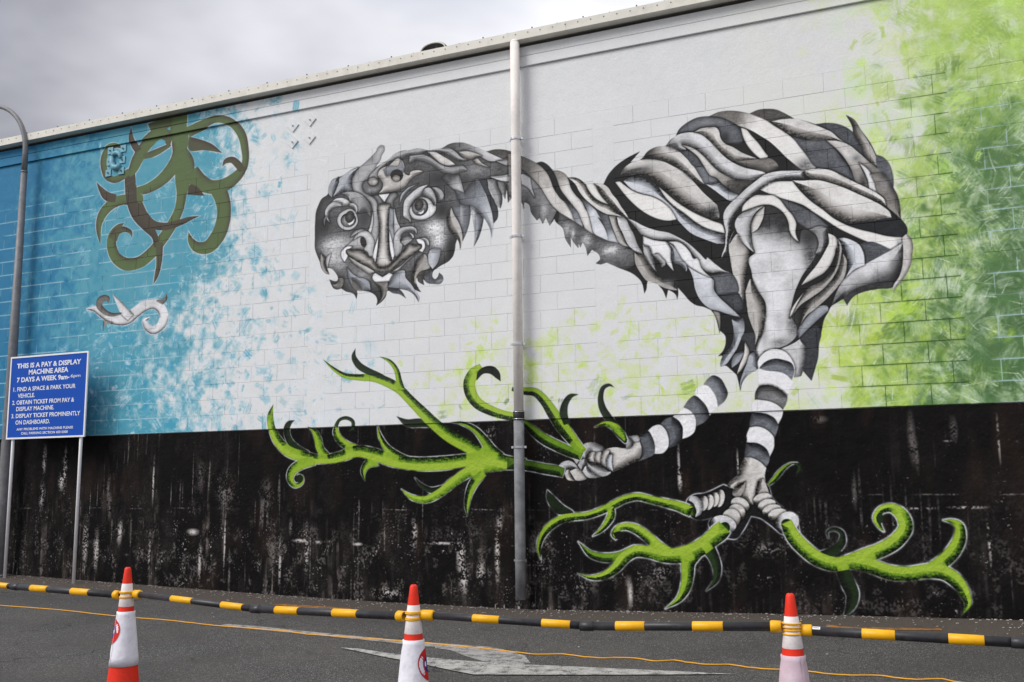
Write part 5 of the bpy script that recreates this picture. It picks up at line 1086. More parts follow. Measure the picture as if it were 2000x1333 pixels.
for v in (268, 459.5, 671, 873): 
    z = on_y(1008, v + .5, PY - .06).z; m = MB().tube([(PX - BL.x, PY, z - .012), (PX - BL.x, PY, z + .012)], .063, 24)
    m.box(PX - BL.x - .088, PX - BL.x - .052, PY - .008, PY + .012, z - .012, z + .012).box(PX - BL.x + .052, PX - BL.x + .088, PY - .008, PY + .012, z - .012, z + .012)
    m.box(PX - BL.x - .012, PX - BL.x + .012, PY + .05, .004, z - .012, z + .012); m.build('pipe_bracket', M_CLAMP, dp)
zj = on_y(1015, 1095, PY).z; m = MB().tube([(PX - BL.x, PY, zj - .008), (PX - BL.x, PY, zj + .008)], .062, 24); m.box(PX - BL.x - .072, PX - BL.x - .055, PY - .01, PY + .01, zj - .012, zj + .012).box(PX - BL.x + .055, PX - BL.x + .072, PY - .01, PY + .01, zj - .012, zj + .012)
m.build('pipe_joint', M_PIPE_G, dp)

# ---- wall anchor plates
def plate(u, v, diamond, s=.082, mat=M_TRIM):
    c = on_y(u, v, -.004); m = MB().bbox(-s, s, -.007, .006, -s, s, .0015); o_ = m.build('anchor_plate', mat, B)
    o_.location = (c.x - BL.x, -.002, c.z); o_.rotation_euler.y = rad(45) if diamond else 0
    t = MB().tube([(0, -.007, 0), (0, -.014, 0)], .014, 6); t.tube([(0, -.014, 0), (0, -.032, 0)], .007, 8); t.build('anchor_bolt', M_TRIM if diamond else M_TEAL, o_)
M_TEAL = material('teal_painted_steel', srgb(70, 130, 150), rough=.5)
M_TEALP = material('pale_teal_painted_steel', srgb(118, 172, 188), rough=.5, var=.1, scale=20)
for u, v in ((572, 245.5), (605.5, 234), (571, 277.5), (604.5, 269)): plate(u, v, True, .064)
for u, v in ((216, 295), (241, 290.5), (214, 317), (239, 312.5), (211.5, 338.5), (237, 334)): plate(u, v, False, .05, M_TEALP)
hk = [(219, 307), (223, 300.5), (229, 298.5), (234, 301), (236, 307), (233.5, 310)]
hp = [on_y(a, b, -.012) for a, b in hk]; hb = MB().tube([(p.x - BL.x, -.012, p.z) for p in hp], [.028, .034, .036, .034, .026, .014], 8); hp2 = [on_y(a, b, -.012) for a, b in [(219, 307), (219, 318), (222, 327), (230, 328), (234, 322)]]
hb.tube([(p.x - BL.x, -.012, p.z) for p in hp2], [.034, .04, .045, .045, .03], 8); hb.build('anchor_bracket', M_TEALP, B, True)

# ================================================================== ground
BASE = [(-40, .10), (-12.09, .119), (-7.74, .012), (-5.94, -.019), (-4.18, -.024), (-1.63, .044), (.58, .087), (40, .10)]
bx_ = [q[0] for q in BASE]; bz_ = [q[1] for q in BASE]
def ground_z(x, y):
    h = float(np.interp(x, bx_, bz_)); d = max(0.0, -y); k = max(0.0, 1 - d / 1.9); k = k * k * (3 - 2 * k)
    return h * k
M_ASPH = bpy.data.materials.new('worn_asphalt'); M_ASPH.use_nodes = True; t = M_ASPH.node_tree; p = t.nodes['Principled BSDF']; p.inputs['Roughness'].default_value = .85; p.inputs['Specular IOR Level'].default_value = .25
g = N(t, 'ShaderNodeNewGeometry'); P_ = g.outputs['Position']
def noise(tree, vec, scale, detail=4, rough=.5, dist=0.0):
    n = N(tree, 'ShaderNodeTexNoise'); n.inputs['Scale'].default_value = scale; n.inputs['Detail'].default_value = detail; n.inputs['Roughness'].default_value = rough; n.inputs['Distortion'].default_value = dist
    tree.links.new(vec, n.inputs['Vector']); return n.outputs['Fac']
def mrange(tree, v, a, b, c=0.0, d=1.0):
    m = N(tree, 'ShaderNodeMapRange'); tree.links.new(v, m.inputs[0])
    for i, q in zip((1, 2, 3, 4), (a, b, c, d)): m.inputs[i].default_value = q
    return m.outputs[0]
def mixc(tree, f, a, b):
    m = N(tree, 'ShaderNodeMix', data_type='RGBA'); tree.links.new(f, m.inputs[0]) if not isinstance(f, float) else setattr(m.inputs[0], 'default_value', f)
    for i, q in ((6, a), (7, b)):
        if isinstance(q, tuple): m.inputs[i].default_value = q
        else: tree.links.new(q, m.inputs[i])
    return m.outputs[2]
def math_(tree, op, a, b):
    m = N(tree, 'ShaderNodeMath', operation=op)
    for i, q in ((0, a), (1, b)):
        if isinstance(q, (int, float)): m.inputs[i].default_value = q
        else: tree.links.new(q, m.inputs[i])
    return m.outputs[0]
def asphalt_colour(t, P_):
    vo = N(t, 'ShaderNodeTexVoronoi'); vo.inputs['Scale'].default_value = 170; t.links.new(P_, vo.inputs['Vector'])
    stone = N(t, 'ShaderNodeSeparateColor'); t.links.new(vo.outputs['Color'], stone.inputs[0])
    c = mixc(t, mrange(t, stone.outputs[0], .1, .95), (.025, .0245, .024, 1), (.122, .118, .114, 1))
    c = mixc(t, mrange(t, stone.outputs[1], .90, .97), c, (.34, .33, .32, 1))
    c = mixc(t, mrange(t, noise(t, P_, 1.1, 5, .6), .42, .72, 0, .5), c, (.115, .102, .092, 1))
    c = mixc(t, mrange(t, noise(t, P_, 3.7, 6, .7, .6), .56, .7, 0, .45), c, (.035, .034, .036, 1))
    c = mixc(t, mrange(t, noise(t, P_, .45, 4, .55, .8), .45, .62, 0, .4), c, (.052, .049, .046, 1))
    v2 = N(t, 'ShaderNodeTexVoronoi', feature='DISTANCE_TO_EDGE'); v2.inputs['Scale'].default_value = .55
    wv = N(t, 'ShaderNodeVectorMath', operation='ADD'); nn = N(t, 'ShaderNodeTexNoise'); nn.inputs['Scale'].default_value = 2.2; nn.inputs['Detail'].default_value = 6; t.links.new(P_, nn.inputs['Vector']); t.links.new(P_, wv.inputs[0]); t.links.new(nn.outputs['Color'], wv.inputs[1]); t.links.new(wv.outputs[0], v2.inputs['Vector'])
    crack = math_(t, 'MULTIPLY', mrange(t, v2.outputs['Distance'], .0, .007, 1, 0), mrange(t, noise(t, P_, .8, 3), .5, .58, 0, 1)); c = mixc(t, crack, c, (.012, .012, .012, 1))
    return c, vo
c, vo = asphalt_colour(t, P_)
sy = N(t, 'ShaderNodeSeparateXYZ'); t.links.new(P_, sy.inputs[0])
edge = math_(t, 'ADD', sy.outputs['Y'], math_(t, 'MULTIPLY', noise(t, P_, 2.2, 5, .6), .5))
c = mixc(t, mrange(t, edge, -.62, -.45, 0, .75), c, mixc(t, noise(t, P_, 45, 5, .7), (.040, .031, .026, 1), (.15, .12, .10, 1)))
t.links.new(c, p.inputs['Base Color'])
bp = N(t, 'ShaderNodeBump'); bp.inputs['Strength'].default_value = .7; bp.inputs['Distance'].default_value = .006; t.links.new(math_(t, 'ADD', math_(t, 'MULTIPLY', vo.outputs['Distance'], -1.0), noise(t, P_, 14, 4)), bp.inputs['Height']); t.links.new(bp.outputs[0], p.inputs['Normal'])
xs = sorted(set([-600, -200, -80, -30] + [round(-16 + .4 * i, 2) for i in range(56)] + [12, 30, 80, 200, 600])); ys = sorted(set([-600, -200, -80, -30, -16] + [round(-12 + .5 * i, 2) for i in range(20)] + [-2.0, -1.7, -1.4, -1.1, -.8, -.5, -.3, -.15, 0, .2, .4, 12, 40, 200, 600]))
gv = [(x, y, ground_z(x, y) if y <= 0 else (float(np.interp(x, bx_, bz_)) * max(0, 1 - y / 10))) for y in ys for x in xs]; nx = len(xs)
gf = [(j * nx + i, j * nx + i + 1, (j + 1) * nx + i + 1, (j + 1) * nx + i) for j in range(len(ys) - 1) for i in range(nx - 1)]
gr_ = mesh_obj('asphalt', gv, gf, M_ASPH, None, True); tag(gr_, 'grey worn asphalt car park in front of the wall', kind='structure')
def ground_px(u, v, dz=0.0):
    q = on_z(u, v, 0.0)
    for _ in range(12): q = on_z(u, v, ground_z(q.x, q.y) + dz)
    return q

# painted markings: thin worn sheets
def paint_mat(name, colr, wear):
    m = bpy.data.materials.new(name); m.use_nodes = True; t = m.node_tree; p = t.nodes['Principled BSDF']; p.inputs['Roughness'].default_value = .8; p.inputs['Specular IOR Level'].default_value = .25
    g = N(t, 'ShaderNodeNewGeometry'); P_ = g.outputs['Position']; c, vo = asphalt_colour(t, P_)
    w = math_(t, 'ADD', math_(t, 'MULTIPLY', noise(t, P_, 9, 8, .75, .4), .6), math_(t, 'MULTIPLY', noise(t, P_, 95, 4, .7), .4))
    cc = mixc(t, mrange(t, w, wear - .05, wear + .05), c, mixc(t, noise(t, P_, 30, 4), tuple(q * .8 for q in colr[:3]) + (1,), colr))
    t.links.new(cc, p.inputs['Base Color'])
    bp = N(t, 'ShaderNodeBump'); bp.inputs['Strength'].default_value = .5; bp.inputs['Distance'].default_value = .004; t.links.new(vo.outputs['Distance'], bp.inputs['Height']); t.links.new(bp.outputs[0], p.inputs['Normal'])
    return m
M_WHITEP = paint_mat('worn_white_road_paint', (.50, .49, .465, 1), .475); M_WHITEF = paint_mat('faded_white_road_paint', (.40, .39, .375, 1), .475)
M_ORANGEP = paint_mat('faded_orange_road_paint', (.46, .19, .03, 1), .50)
def marking(name, pts, mat, dz, label, sub=3):
    P = []
    for i in range(len(pts)):
        a, b = pts[i], pts[(i + 1) % len(pts)]
        for k in range(sub): P.append((a[0] + (b[0] - a[0]) * k / sub, a[1] + (b[1] - a[1]) * k / sub))
    bm = bmesh.new(); vs = []
    for q in P: w = ground_px(*q, dz=dz); vs.append(bm.verts.new(w))
    f = bm.faces.new(vs); bmesh.ops.triangulate(bm, faces=[f]); bm.normal_update()
    for f in bm.faces:
        if f.normal.z < 0: f.normal_flip()
    me = bpy.data.meshes.new(name); bm.to_mesh(me); bm.free(); me.materials.append(mat); o = link(bpy.data.objects.new(name, me)); tag(o, label, kind='structure'); return o
marking('white_line', [(421, 1223), (445, 1219), (500, 1223), (600, 1233.5), (700, 1243), (780, 1250.5), (850, 1256), (905, 1260), (905, 1268), (820, 1262), (720, 1251), (600, 1239.5), (500, 1229.5)], M_WHITEF, .004, 'thin worn white line curving towards the arrow')
marking('arrow_stem', [(905, 1260), (960, 1264), (1000, 1273), (1025, 1281), (1037, 1296), (1000, 1299), (940, 1291), (905, 1280), (880, 1270), (850, 1266), (850, 1262), (905, 1268.2)], M_WHITEF, .004, 'faded curved stem of the painted road arrow')
marking('road_arrow', [(664, 1265), (700, 1267), (760, 1276), (830, 1284), (900, 1290), (1000, 1297), (1120, 1302), (1250, 1308), (1340, 1312), (1432, 1316.5), (1330, 1317.5), (1200, 1318), (1060, 1318), (925, 1317.5), (880, 1309), (820, 1296), (750, 1283)], M_WHITEP, .008, 'long worn white arrowhead painted on the asphalt')
marking('orange_paint_line', [(528, 1181), (560, 1180), (620, 1184), (687, 1188.5), (683, 1190.5), (610, 1188), (560, 1184)], M_ORANGEP, .004, 'short faded orange line at the wall behind the left bar')
marking('orange_paint_line', [(945, 1205), (1030, 1207), (1032, 1210), (960, 1209)], M_ORANGEP, .004, 'faint orange line right of the middle cone')
marking('orange_paint_line', [(1203, 1215.5), (1230, 1214.5), (1372, 1217), (1372, 1219), (1230, 1218)], M_ORANGEP, .004, 'faint orange line behind the middle bar')
marking('orange_paint_line', [(1612, 1222), (1618, 1219), (1640, 1224), (1720, 1226), (1838, 1228), (1840, 1231.5), (1720, 1230.5), (1622, 1227.5)], M_ORANGEP, .004, 'longest faded orange line, right of the right cone')

# litter of flaked paint, leaves and grit along the foot of the wall
M_FLAKE = material('pale_paint_flake', (.42, .40, .37, 1), rough=.8, var=.3, scale=3, coord='World'); fl = MB(); r = random.Random(9)
for i in range(900):
    x = r.uniform(-12.6, 2.2); d = min(r.expovariate(3.2), 3.5) + .015; s = r.uniform(.004, .013) * (1.5 if d < .12 else 1); a = r.uniform(0, 6.3); z = ground_z(x, -d) + .003
    ca, sa = math.cos(a) * s, math.sin(a) * s; k = r.uniform(.3, .8)
    q = [(x + ca, -d + sa, z), (x - sa * k, -d + ca * k, z + .002), (x - ca, -d - sa, z), (x + sa * k, -d - ca * k, z + .001)]
    fl.add(q + [(a_, b_, c_ + .004) for a_, b_, c_ in q], [(4, 5, 6, 7), (0, 1, 5, 4), (1, 2, 6, 5), (2, 3, 7, 6), (3, 0, 4, 7)])
tag(fl.build('paint_flakes', M_FLAKE), 'pale flakes of paint and grit scattered along the foot of the wall', kind='stuff')
M_DIRT = material('brown_grit', (.085, .062, .048, 1), rough=.9, var=.4, scale=5, coord='World'); fl = MB()
for i in range(2600):
    x = r.uniform(-12.8, 2.4); d = abs(r.gauss(0, .05)) + .002; s = r.uniform(.006, .018); z = ground_z(x, -d) - .003; h = s * r.uniform(.3, 1.0) * max(.3, 1 - d * 5)
    fl.add([(x - s, -d, z), (x, -d - s, z), (x + s, -d, z), (x, -d + s, z), (x + r.uniform(-.4, .4) * s, -d, z + h)], [(0, 1, 4), (1, 2, 4), (2, 3, 4), (3, 0, 4)])
tag(fl.build('grit', M_DIRT), 'brown grit heaped against the foot of the black wall', kind='stuff')

# ---- yellow cable lying on the asphalt
M_CABLE = material('yellow_cable', srgb(222, 160, 45), rough=.6, var=.1, bump=0)
cp = [(-30, 1181), (0, 1183), (60, 1187), (130, 1193), (200, 1201), (260, 1206.5), (330, 1212), (375, 1217), (420, 1222), (500, 1229), (560, 1233), (600, 1239), (680, 1245), (740, 1249), (790, 1252), (850, 1258), (900, 1263), (950, 1267), (1000, 1273.5), (1045, 1278.5),
      (1100, 1277.5), (1140, 1283.5), (1180, 1286), (1200, 1284.5), (1240, 1286), (1280, 1292), (1318, 1289.5), (1340, 1294), (1380, 1298.5), (1425, 1298), (1460, 1304), (1500, 1307.5), (1540, 1308), (1580, 1312), (1620, 1317), (1660, 1319), (1720, 1320), (1755, 1325), (1790, 1327.5), (1840, 1326.5), (1870, 1333), (1960, 1342)]
pts = [ground_px(u, v, .007) for u, v in cp]; P3 = []
for i in range(len(pts) - 1):
    for k in range(4):
        tt = k / 4; q = pts[i].lerp(pts[i + 1], tt); q.y += .006 * math.sin(i * 2.1 + tt * 5); q.z = ground_z(q.x, q.y) + .0075; P3.append(q)
tag(MB().tube(P3, .0048, 8).build('yellow_cable', M_CABLE, None, True), 'thin yellow cable snaking along the asphalt across the whole view', 'cable')

# ================================================================== parking sign
SY = -.30; M_SIGN = material('blue_sign_enamel', srgb(0, 76, 178), rough=.55, spec=.25, var=.04, bump=0); M_WFRAME = material('white_sign_frame', srgb(240, 238, 240), rough=.45, var=.05, bump=0)
M_LET = material('white_sign_lettering', srgb(226, 229, 240), rough=.5, var=.04, bump=0); M_PATCH = material('blue_sticker', srgb(30, 84, 170), rough=.4, var=.03, bump=0)
c_tl, c_tr, c_bl, c_br = on_y(22, 697.5, SY), on_y(175, 686.5, SY), on_y(12, 858.5, SY), on_y(163.5, 854, SY)
sx0, sx1 = (c_tl.x + c_bl.x) / 2, (c_tr.x + c_br.x) / 2; sz1, sz0 = (c_tl.z + c_tr.z) / 2, (c_bl.z + c_br.z) / 2; print('sign', sx0, sx1, sz0, sz1)
S = empty('parking_sign', ((sx0 + sx1) / 2, SY, ground_z((sx0 + sx1) / 2, SY))); tag(S, 'blue pay and display parking sign on two thin white posts', 'sign')
ox, oz = S.location.x, S.location.z
def sm(mb): mb.v = [(a - ox, b - SY, c - oz) for a, b, c in mb.v]; return mb
bw = .022
sm(MB().box(sx0 + bw * .5, sx1 - bw * .5, SY, SY + .012, sz0 + bw * .5, sz1 - bw * .5)).build('sign_panel', M_SIGN, S)
fr = MB().box(sx0, sx1, SY - .006, SY + .014, sz1 - bw, sz1).box(sx0, sx1, SY - .006, SY + .014, sz0, sz0 + bw).box(sx0, sx0 + bw, SY - .0055, SY + .0135, sz0 + bw, sz1 - bw).box(sx1 - bw, sx1, SY - .0055, SY + .0135, sz0 + bw, sz1 - bw)
sm(fr).build('sign_frame', M_WFRAME, S)
for uu, vv_, ub in ((22, 1131, 25.5), (138.5, 1142, 158)):
    xx = on_y(ub, 862, SY + .035).x; q = on_y(uu + 2, vv_ - 8, SY + .035)
    sm(MB().tube([(xx, SY + .036, ground_z(xx, SY) - .02), (xx, SY + .036, sz1 - .03)], .0215, 16)).build('sign_post', M_WFRAME, S, True)
fx0, fx1, fz0, fz1 = sx0 + bw, sx1 - bw, sz0 + bw, sz1 - bw; FWd, FHt = fx1 - fx0, fz1 - fz0
def lettering(txt, u0, u1, v, cap, bold=.022):
    cu = bpy.data.curves.new('t', 'FONT'); cu.body = txt; cu.size = 1; cu.offset = bold; cu.resolution_u = 3; ob = bpy.data.objects.new('t', cu); COL.objects.link(ob)
    bpy.context.view_layer.update(); me = bpy.data.meshes.new_from_object(ob.evaluated_get(bpy.context.evaluated_depsgraph_get())); bpy.data.objects.remove(ob)
    co = np.array([q.co[:] for q in me.vertices]); a, b = co.min(0), co.max(0); w = (u1 - u0) * FWd; s = w / (b[0] - a[0]); h = cap * FHt / .72
    for q in me.vertices:
        X_, Y_ = q.co.x, q.co.y; q.co = ((X_ - a[0]) * s + fx0 + u0 * FWd - ox, -.0022, fz1 - v * FHt + (Y_ - .36) * h - oz)
    me.materials.clear(); me.materials.append(M_LET); o = bpy.data.objects.new('lettering', me); link(o, S); return o
for a in [("THIS IS A PAY & DISPLAY", .075, .925, .10, .060, .035), ("MACHINE AREA", .24, .765, .187, .060, .035), ("7 DAYS A WEEK 9am-", .085, .785, .277, .058, .035), ("6pm", .80, .925, .270, .040, .006),
          ("1. FIND A SPACE & PARK YOUR", .045, .870, .395, .052), ("VEHICLE.", .11, .34, .478, .052), ("2. OBTAIN TICKET FROM PAY &", .04, .862, .562, .052), ("DISPLAY MACHINE.", .10, .605, .643, .052),
          ("3. DISPLAY TICKET PROMINENTLY", .04, .948, .730, .052), ("ON DASHBOARD.", .10, .56, .812, .052), ("ANY PROBLEMS WITH MACHINE PLEASE", .12, .865, .898, .030), ("CALL PARKING SECTION 450 0300", .185, .80, .950, .030)]: lettering(*a)

# ================================================================== lamp post
LY = -.15; lp_pts = [(19, 700), (34, 540), (46, 400), (52.5, 300)]
lx = sum(on_y(u, v, LY).x for u, v in lp_pts) / 4; print('lamp x', lx, [on_y(u, v, LY).x for u, v in lp_pts])
L = empty('lamp_post', (lx, LY, ground_z(lx, LY))); tag(L, 'tall tapering grey steel lamp post with a curved top at the left edge', 'lamp post'); lo = L.location
zt = on_y(55, 296, LY).z
shaft = MB().tube([(0, 0, -.02), (0, 0, 1.0), (0, 0, 3.0), (0, 0, zt - lo.z - .3)], [.082, .077, .064, .043], 20).build('shaft', M_GALV, L, True)
MB().tube([(0, 0, 0), (0, 0, .012), (0, 0, .013), (0, 0, .02)], [.16, .16, .1, .09], 20).build('base_flange', M_GALV, L, True)
MB().tube([(0, 0, zt - lo.z - .32), (0, 0, zt - lo.z - .29)], .0455, 20).build('collar', M_GALV, shaft, True)
arc = [Vector((0, 0, zt - lo.z - .3))] + [Vector((-(.85 - .85 * math.cos(a)), 0, zt - lo.z + .83 * math.sin(a))) for a in [i * math.pi / 2 / 12 for i in range(13)]] + [Vector((-1.5, 0, zt - lo.z + .85))]
MB().tube(arc, [.041] + [.039 - .0008 * i for i in range(13)] + [.028], 16).build('curved_arm', M_GALV, L, True)
lh = MB().box(-1.95, -1.45, -.09, .09, zt - lo.z + .805, zt - lo.z + .89).box(-1.9, -1.55, -.07, .07, zt - lo.z + .785, zt - lo.z + .804); lh.build('lantern', M_GALV, L)
MB().box(.0868 * -1 + .0 , -.0865 + .004, -.03, .03, 1.55, 1.83).build('access_door', M_GALV, shaft)

# ================================================================== cones and bars
M_CRED = material('orange_red_cone_plastic', srgb(232, 48, 22), rough=.5, spec=.35, var=.06, scale=30, dirt=srgb(150, 40, 25), dirt_amt=.25, bump=.15, bscale=200)
M_CWHT = material('white_reflective_sleeve', srgb(238, 230, 228), rough=.55, spec=.3, var=.06, scale=30, dirt=srgb(170, 155, 148), dirt_amt=.3, bump=.3, bscale=150)
M_CLOTH = material('white_vinyl_cover', srgb(236, 234, 242), rough=.6, spec=.25, var=.05, scale=14, dirt=srgb(150, 150, 160), dirt_amt=.25, bump=.8, bscale=22, dist=.006)
M_CLOTHP = material('faded_pink_vinyl_cover', srgb(206, 182, 192), rough=.6, spec=.25, var=.08, scale=8, dirt=srgb(222, 218, 224), dirt_amt=.6, bump=.8, bscale=22, dist=.006)
M_SYMR = material('red_print', srgb(205, 30, 26), rough=.55, var=.08, bump=0); M_SYMB = material('blue_print', srgb(40, 34, 135), rough=.55, var=.08, bump=0)
M_YEL = material('yellow_plastic', srgb(238, 176, 12), rough=.42, spec=.4, var=.07, scale=25, dirt=srgb(150, 110, 30), dirt_amt=.2, bump=.1)
M_BLK = material('black_plastic_bar', (.022, .022, .026, 1), rough=.42, spec=.45, var=.25, scale=20, dirt=(.09, .085, .08, 1), dirt_amt=.3, bump=.1)
CH_ = .90
def rad_at(d): return .0165 + .108 * d          # radius at depth d under the tip
def make_cone(u, v, label, cover, sym=None, cover_len=.285, ring=True, tiprun=.088, white=.122):
    q = on_z(u, v, CH_); c = empty('traffic_cone', (q.x, q.y, ground_z(q.x, q.y))); tag(c, label, 'traffic cone', 'orange traffic cones holding up the bars')
    z = lambda d: CH_ - d
    b = lathe('cone_body', [(.004, z(-.0)), (.010, z(.0005)), (.0145, z(.004)), (.0175, z(.012))] + [(rad_at(d), z(d)) for d in (.05, .1, .2, .3, .4, .5, .6, .7, .8, .865)] + [(.135, .03)], M_CRED, c)
    bs = MB(); s = .185; n = 8; out_ = []
    for i in range(4):
        cx, cy_ = [(1, 1), (-1, 1), (-1, -1), (1, -1)][i]; cx *= s - .03; cy_ *= s - .03
        for k in range(4): a = math.pi / 2 * (i + k / 3); out_.append((cx + .03 * math.cos(a), cy_ + .03 * math.sin(a)))
    m_ = len(out_); bs.add([(x, y, 0) for x, y in out_] + [(x, y, .028) for x, y in out_], [tuple(range(m_))[::-1], tuple(range(m_, 2 * m_))] + [(i, (i + 1) % m_, m_ + (i + 1) % m_, m_ + i) for i in range(m_)])
    bs.build('base', M_RUBBER, c).rotation_euler.z = rad(20)
    w0, w1 = tiprun, tiprun + white
    lathe('white_band', [(rad_at(w0) + .0002, z(w0)), (rad_at(w0) + .0014, z(w0 + .002)), (rad_at(w1) + .0014, z(w1 - .002)), (rad_at(w1) + .0002, z(w1))], M_CWHT, c)
    s0, s1 = w1 + (.026 if ring else .012), w1 + .026 + cover_len
    pr = [(rad_at(s0) + .001, z(s0)), (rad_at(s0) + .0065, z(s0 + .001)), (rad_at(s0) + .0055, z(s0 + .02))] + [(rad_at(d) + .0055 + (.003 if k == 6 else 0), z(d)) for k, d in enumerate([s0 + (s1 - s0) * i / 6 for i in range(1, 7)])] + [(rad_at(s1) + .001, z(s1) + .001)]
    cv = lathe('cover', pr, cover, c, 40, .012)
    # overlapping seam of the cover
    tw = math.atan2(-CAM_D - q.y, 0 - q.x)
    sa = tw + (.75 if sym is None else (2.0 if sym > 0 else -1.1)); sm_ = []
    for i in range(9):
        d = s0 + .004 + (s1 - s0 - .006) * i / 8; rr = rad_at(d) + .0068 + .0012
        for da in (-.5, .0): a = sa + da * .05 / rr * (1 if sym is None else .5) * .35; sm_.append((rr * math.cos(a) * (1 if da == 0 else .985), rr * math.sin(a) * (1 if da == 0 else .985), z(d)))
    mesh_obj('seam', sm_, [(2 * i, 2 * i + 1, 2 * i + 3, 2 * i + 2) for i in range(8)], cover, cv, True)
    if sym is not None:
        a0 = tw + sym; dc = s0 + .105
        def disc(rr0, rr1, off, mat, name, shape=None):
            v_ = []; f_ = []; n_ = 28
            for k in range(n_):
                a = 2 * math.pi * k / n_
                for rr in (rr0, rr1):
                    du, dv = rr * math.cos(a), rr * math.sin(a) * 1.0; d = dc + dv; R_ = rad_at(d) + .0055 + off; th = a0 + du / R_
                    v_.append((R_ * math.cos(th), R_ * math.sin(th), z(d)))
            for k in range(n_): f_.append((2 * k, 2 * k + 1, (2 * k + 3) % (2 * n_), (2 * k + 2) % (2 * n_)))
            mesh_obj(name, v_, f_, mat, cv, True)
        disc(.036, .070, .0016, M_SYMR, 'red_ring'); disc(.0005, .037, .0019, M_SYMB, 'blue_disc')
        # slanting red stroke of the symbol and the red arrow under it
        for nm, pl, off in (('red_stroke', [(-.034, -.028), (-.028, -.034), (.034, .028), (.028, .034)], .0023), ('red_arrow', [(0, .088), (.045, .122), (.018, .122), (.018, .15), (-.018, .15), (-.018, .122), (-.045, .122)], .0018)):
            vv3 = []
            for du, dv in pl: d = dc + dv; R_ = rad_at(d) + .0055 + off; th = a0 + du / R_; vv3.append((R_ * math.cos(th), R_ * math.sin(th), z(d)))
            mesh_obj(nm, vv3, [tuple(range(len(vv3)))] if len(vv3) == 4 else [(0, 1, 6), (2, 3, 4, 5)], M_SYMR, cv)
    return c
C1 = make_cone(250, 1108, 'leftmost traffic cone with a white no-stopping cover over a red base', M_CLOTH, -1.62)
C2 = make_cone(808, 1142, 'middle traffic cone beside the road arrow, red and blue symbol on its right', M_CLOTH, 1.5)
C3 = make_cone(1543, 1159, 'rightmost traffic cone in a faded pinkish cover with a vertical seam', M_CLOTHP, None)
for c in (C1, C2, C3): print('cone', c.location, px_of(c.location), (c.location - CAMP).dot(CF))
def solve_t(A, Bv, u):
    lo_, hi_ = -.3, 1.3
    fa = px_of(A.lerp(Bv, lo_))[0] - u
    for _ in range(40):
        m = (lo_ + hi_) / 2
        if (px_of(A.lerp(Bv, m))[0] - u) * fa > 0: lo_ = m
        else: hi_ = m
    return (lo_ + hi_) / 2
def on_vline(c, u, v):
    """height on the vertical plane through a cone facing the camera"""
    n = Vector((CF.x, CF.y, 0)).normalized(); d = ray(u, v); k = (c - CAMP).dot(n) / d.dot(n); return CAMP + d * k
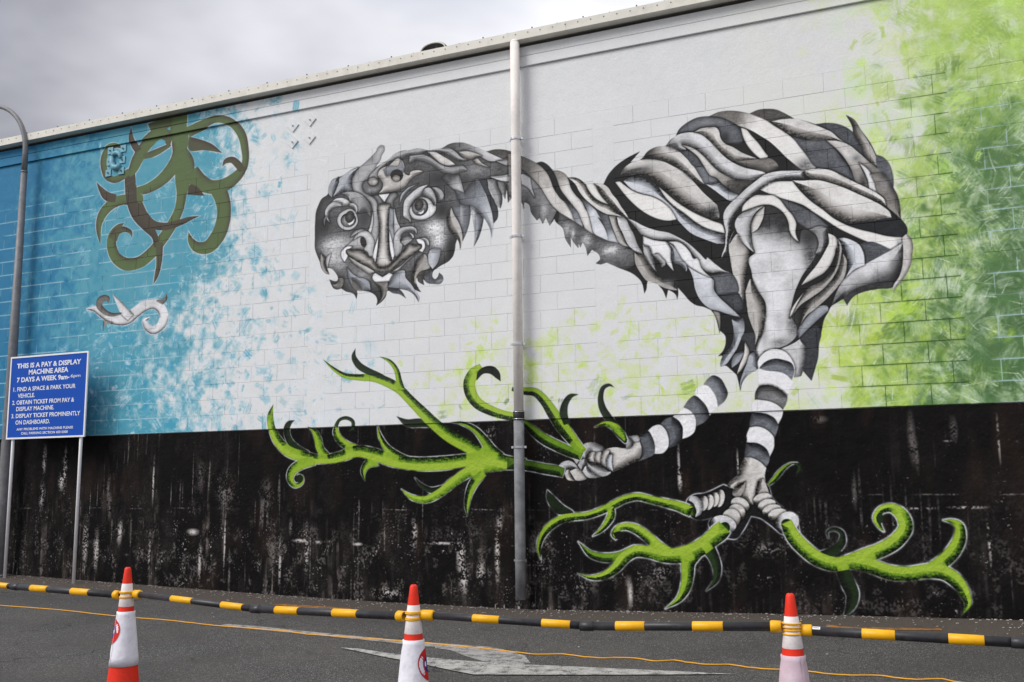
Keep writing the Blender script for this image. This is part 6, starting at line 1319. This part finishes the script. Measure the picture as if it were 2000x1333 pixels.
def bar(label, A, Bv, joint, bands, conns, thickR=.0185, thinR=.0162, note=None, thick_left=False):
    A, Bv, J_ = Vector(A), Vector(Bv), Vector(joint)
    b = empty('cone_bar', J_); tag(b, label, 'barrier bar', 'black and yellow bars between the cones'); rel = lambda p_: Vector(p_) - J_
    r1, r2 = (thickR, thinR) if thick_left else (thinR, thickR)
    d1, d2 = (J_ - A).normalized(), (Bv - J_).normalized()
    MB().tube([rel(A), rel(J_ + d1 * .02)], r1, 16).build('bar_tube', M_BLK, b, True); MB().tube([rel(J_ - d2 * .02), rel(Bv)], r2, 16).build('bar_tube', M_BLK, b, True)
    MB().tube([rel(J_ - d2 * .03), rel(J_ - d2 * .028), rel(J_ + d2 * .028), rel(J_ + d2 * .03)], [thinR, thickR + .0025, thickR + .0025, thickR], 16).build('joint_collar', M_BLK, b, True)
    for u0, u1 in bands:
        um = (u0 + u1) / 2; left = um < px_of(J_)[0]; s, e_ = (A, J_) if left else (J_, Bv); rr = (r1 if left else r2) + .0012
        p0, p1 = s.lerp(e_, solve_t(s, e_, u0)), s.lerp(e_, solve_t(s, e_, u1)); dd = (p1 - p0).normalized() * .001
        MB().tube([rel(p0 - dd), rel(p0), rel(p1), rel(p1 + dd)], [rr - .0012, rr, rr, rr - .0012], 16).build('yellow_band', M_YEL, b, True)
    for end, cone, ulen in conns:
        p0 = A if end == 0 else Bv; dirn = (d1 if end == 0 else -d2); hgt = p0.z - cone.location.z; rr = .0225
        p1 = p0 + dirn * ulen
        cn = MB().tube([rel(p0), rel(p0 + dirn * .003), rel(p1 - dirn * .006), rel(p1)], [rr - .003, rr, rr + .0015, rr - .002], 16).build('end_connector', M_YEL, b, True)
        cc_ = Vector((cone.location.x, cone.location.y, p0.z)); cr_ = rad_at(CH_ - hgt) + .0045
        for dz in (.013, -.013):
            loop = [rel(cc_ + Vector((cr_ * math.cos(a), cr_ * math.sin(a), dz))) for a in [2 * math.pi * k / 24 for k in range(25)]]
            lm = MB().tube(loop, .0036, 6, False); st = cc_ + Vector((0, 0, dz)) + Vector((dirn.x, dirn.y, 0)).normalized() * cr_
            lm.tube([rel(st), rel(p0 + dirn * .01 + Vector((0, 0, dz * .9)))], .0045, 6); lm.build('cone_loop', M_YEL, cn, True)
    if note:
        p0, p1 = (J_.lerp(A, 0), 0); s, e_ = A, J_; q0, q1 = s.lerp(e_, solve_t(s, e_, note[0])), s.lerp(e_, solve_t(s, e_, note[1])); dn = (CAMP - q0).normalized(); up = Vector((0, 0, 1)); side = (q1 - q0)
        n_ = (dn - side.normalized() * dn.dot(side.normalized())).normalized(); upv = side.normalized().cross(n_) * -1
        if upv.z < 0: upv = -upv
        vv4 = []
        for k in range(5): a = rad(18 + 9 * k); o4 = (n_ * math.cos(a) + upv * math.sin(a)) * (r1 + .0012); vv4 += [rel(q0 + o4), rel(q1 + o4)]
        mesh_obj('sticker', vv4, [(2 * i, 2 * i + 1, 2 * i + 3, 2 * i + 2) for i in range(4)], M_WFRAME, b, True)
        for k in range(6):
            ta, tb = .12 + .13 * k, .19 + .13 * k; vv5 = []
            for a in (rad(31), rad(42)): o4 = (n_ * math.cos(a) + upv * math.sin(a)) * (r1 + .0018); vv5 += [rel(q0.lerp(q1, ta) + o4), rel(q0.lerp(q1, tb) + o4)]
            mesh_obj('print', vv5, [(0, 1, 3, 2)], M_RUBBER, b)
    return b
def attach(c, u, v): return on_vline(c.location, u, v)
def mid(a, ca, b, cb, u, v):
    """point seen at (u, v) between two cones"""
    A_, B_ = Vector((ca.x, ca.y, 0)), Vector((cb.x, cb.y, 0)); n = (B_ - A_).cross(Vector((0, 0, 1))).normalized(); d = ray(u, v); k = (A_ - CAMP).dot(n) / d.dot(n); return CAMP + d * k
h1 = attach(C1, 247, 1160); zl = (h1.z)
L0 = on_z(-110, 1133, zl); J01 = on_z(30, 1146.5, zl - .004)
bar('far left black and yellow bar running out of view from the leftmost cone', L0, attach(C1, 232, 1162.5), J01, [(-20, 17), (62, 94), (141, 175)], [(1, C1, .035)], thick_left=False)
bar('black and yellow bar between the leftmost and middle cones, red mark near its end', attach(C1, 262, 1160.5), attach(C2, 790, 1204), mid(None, C1.location, None, C2.location, 500, 1190), [(336, 376), (434, 475), (540, 584), (652, 699)], [(0, C1, .055), (1, C2, .04)])
bar('black and yellow bar between the middle and rightmost cones', attach(C2, 822, 1201), attach(C3, 1526, 1224), mid(None, C2.location, None, C3.location, 1146, 1223), [(924, 975), (1059, 1114), (1203, 1259), (1353, 1412)], [(0, C2, .062), (1, C3, .042)])
R0 = on_z(2160, 1267, attach(C3, 1566, 1231).z - .01); JR = mid(None, C3.location, None, R0, 1992, 1256)
bar('far right black and yellow bar with a small white sticker by the rightmost cone', attach(C3, 1564, 1231), R0, JR, [(1684, 1748), (1853, 1922)], [(0, C3, .045)], note=(1588, 1603), thick_left=True)
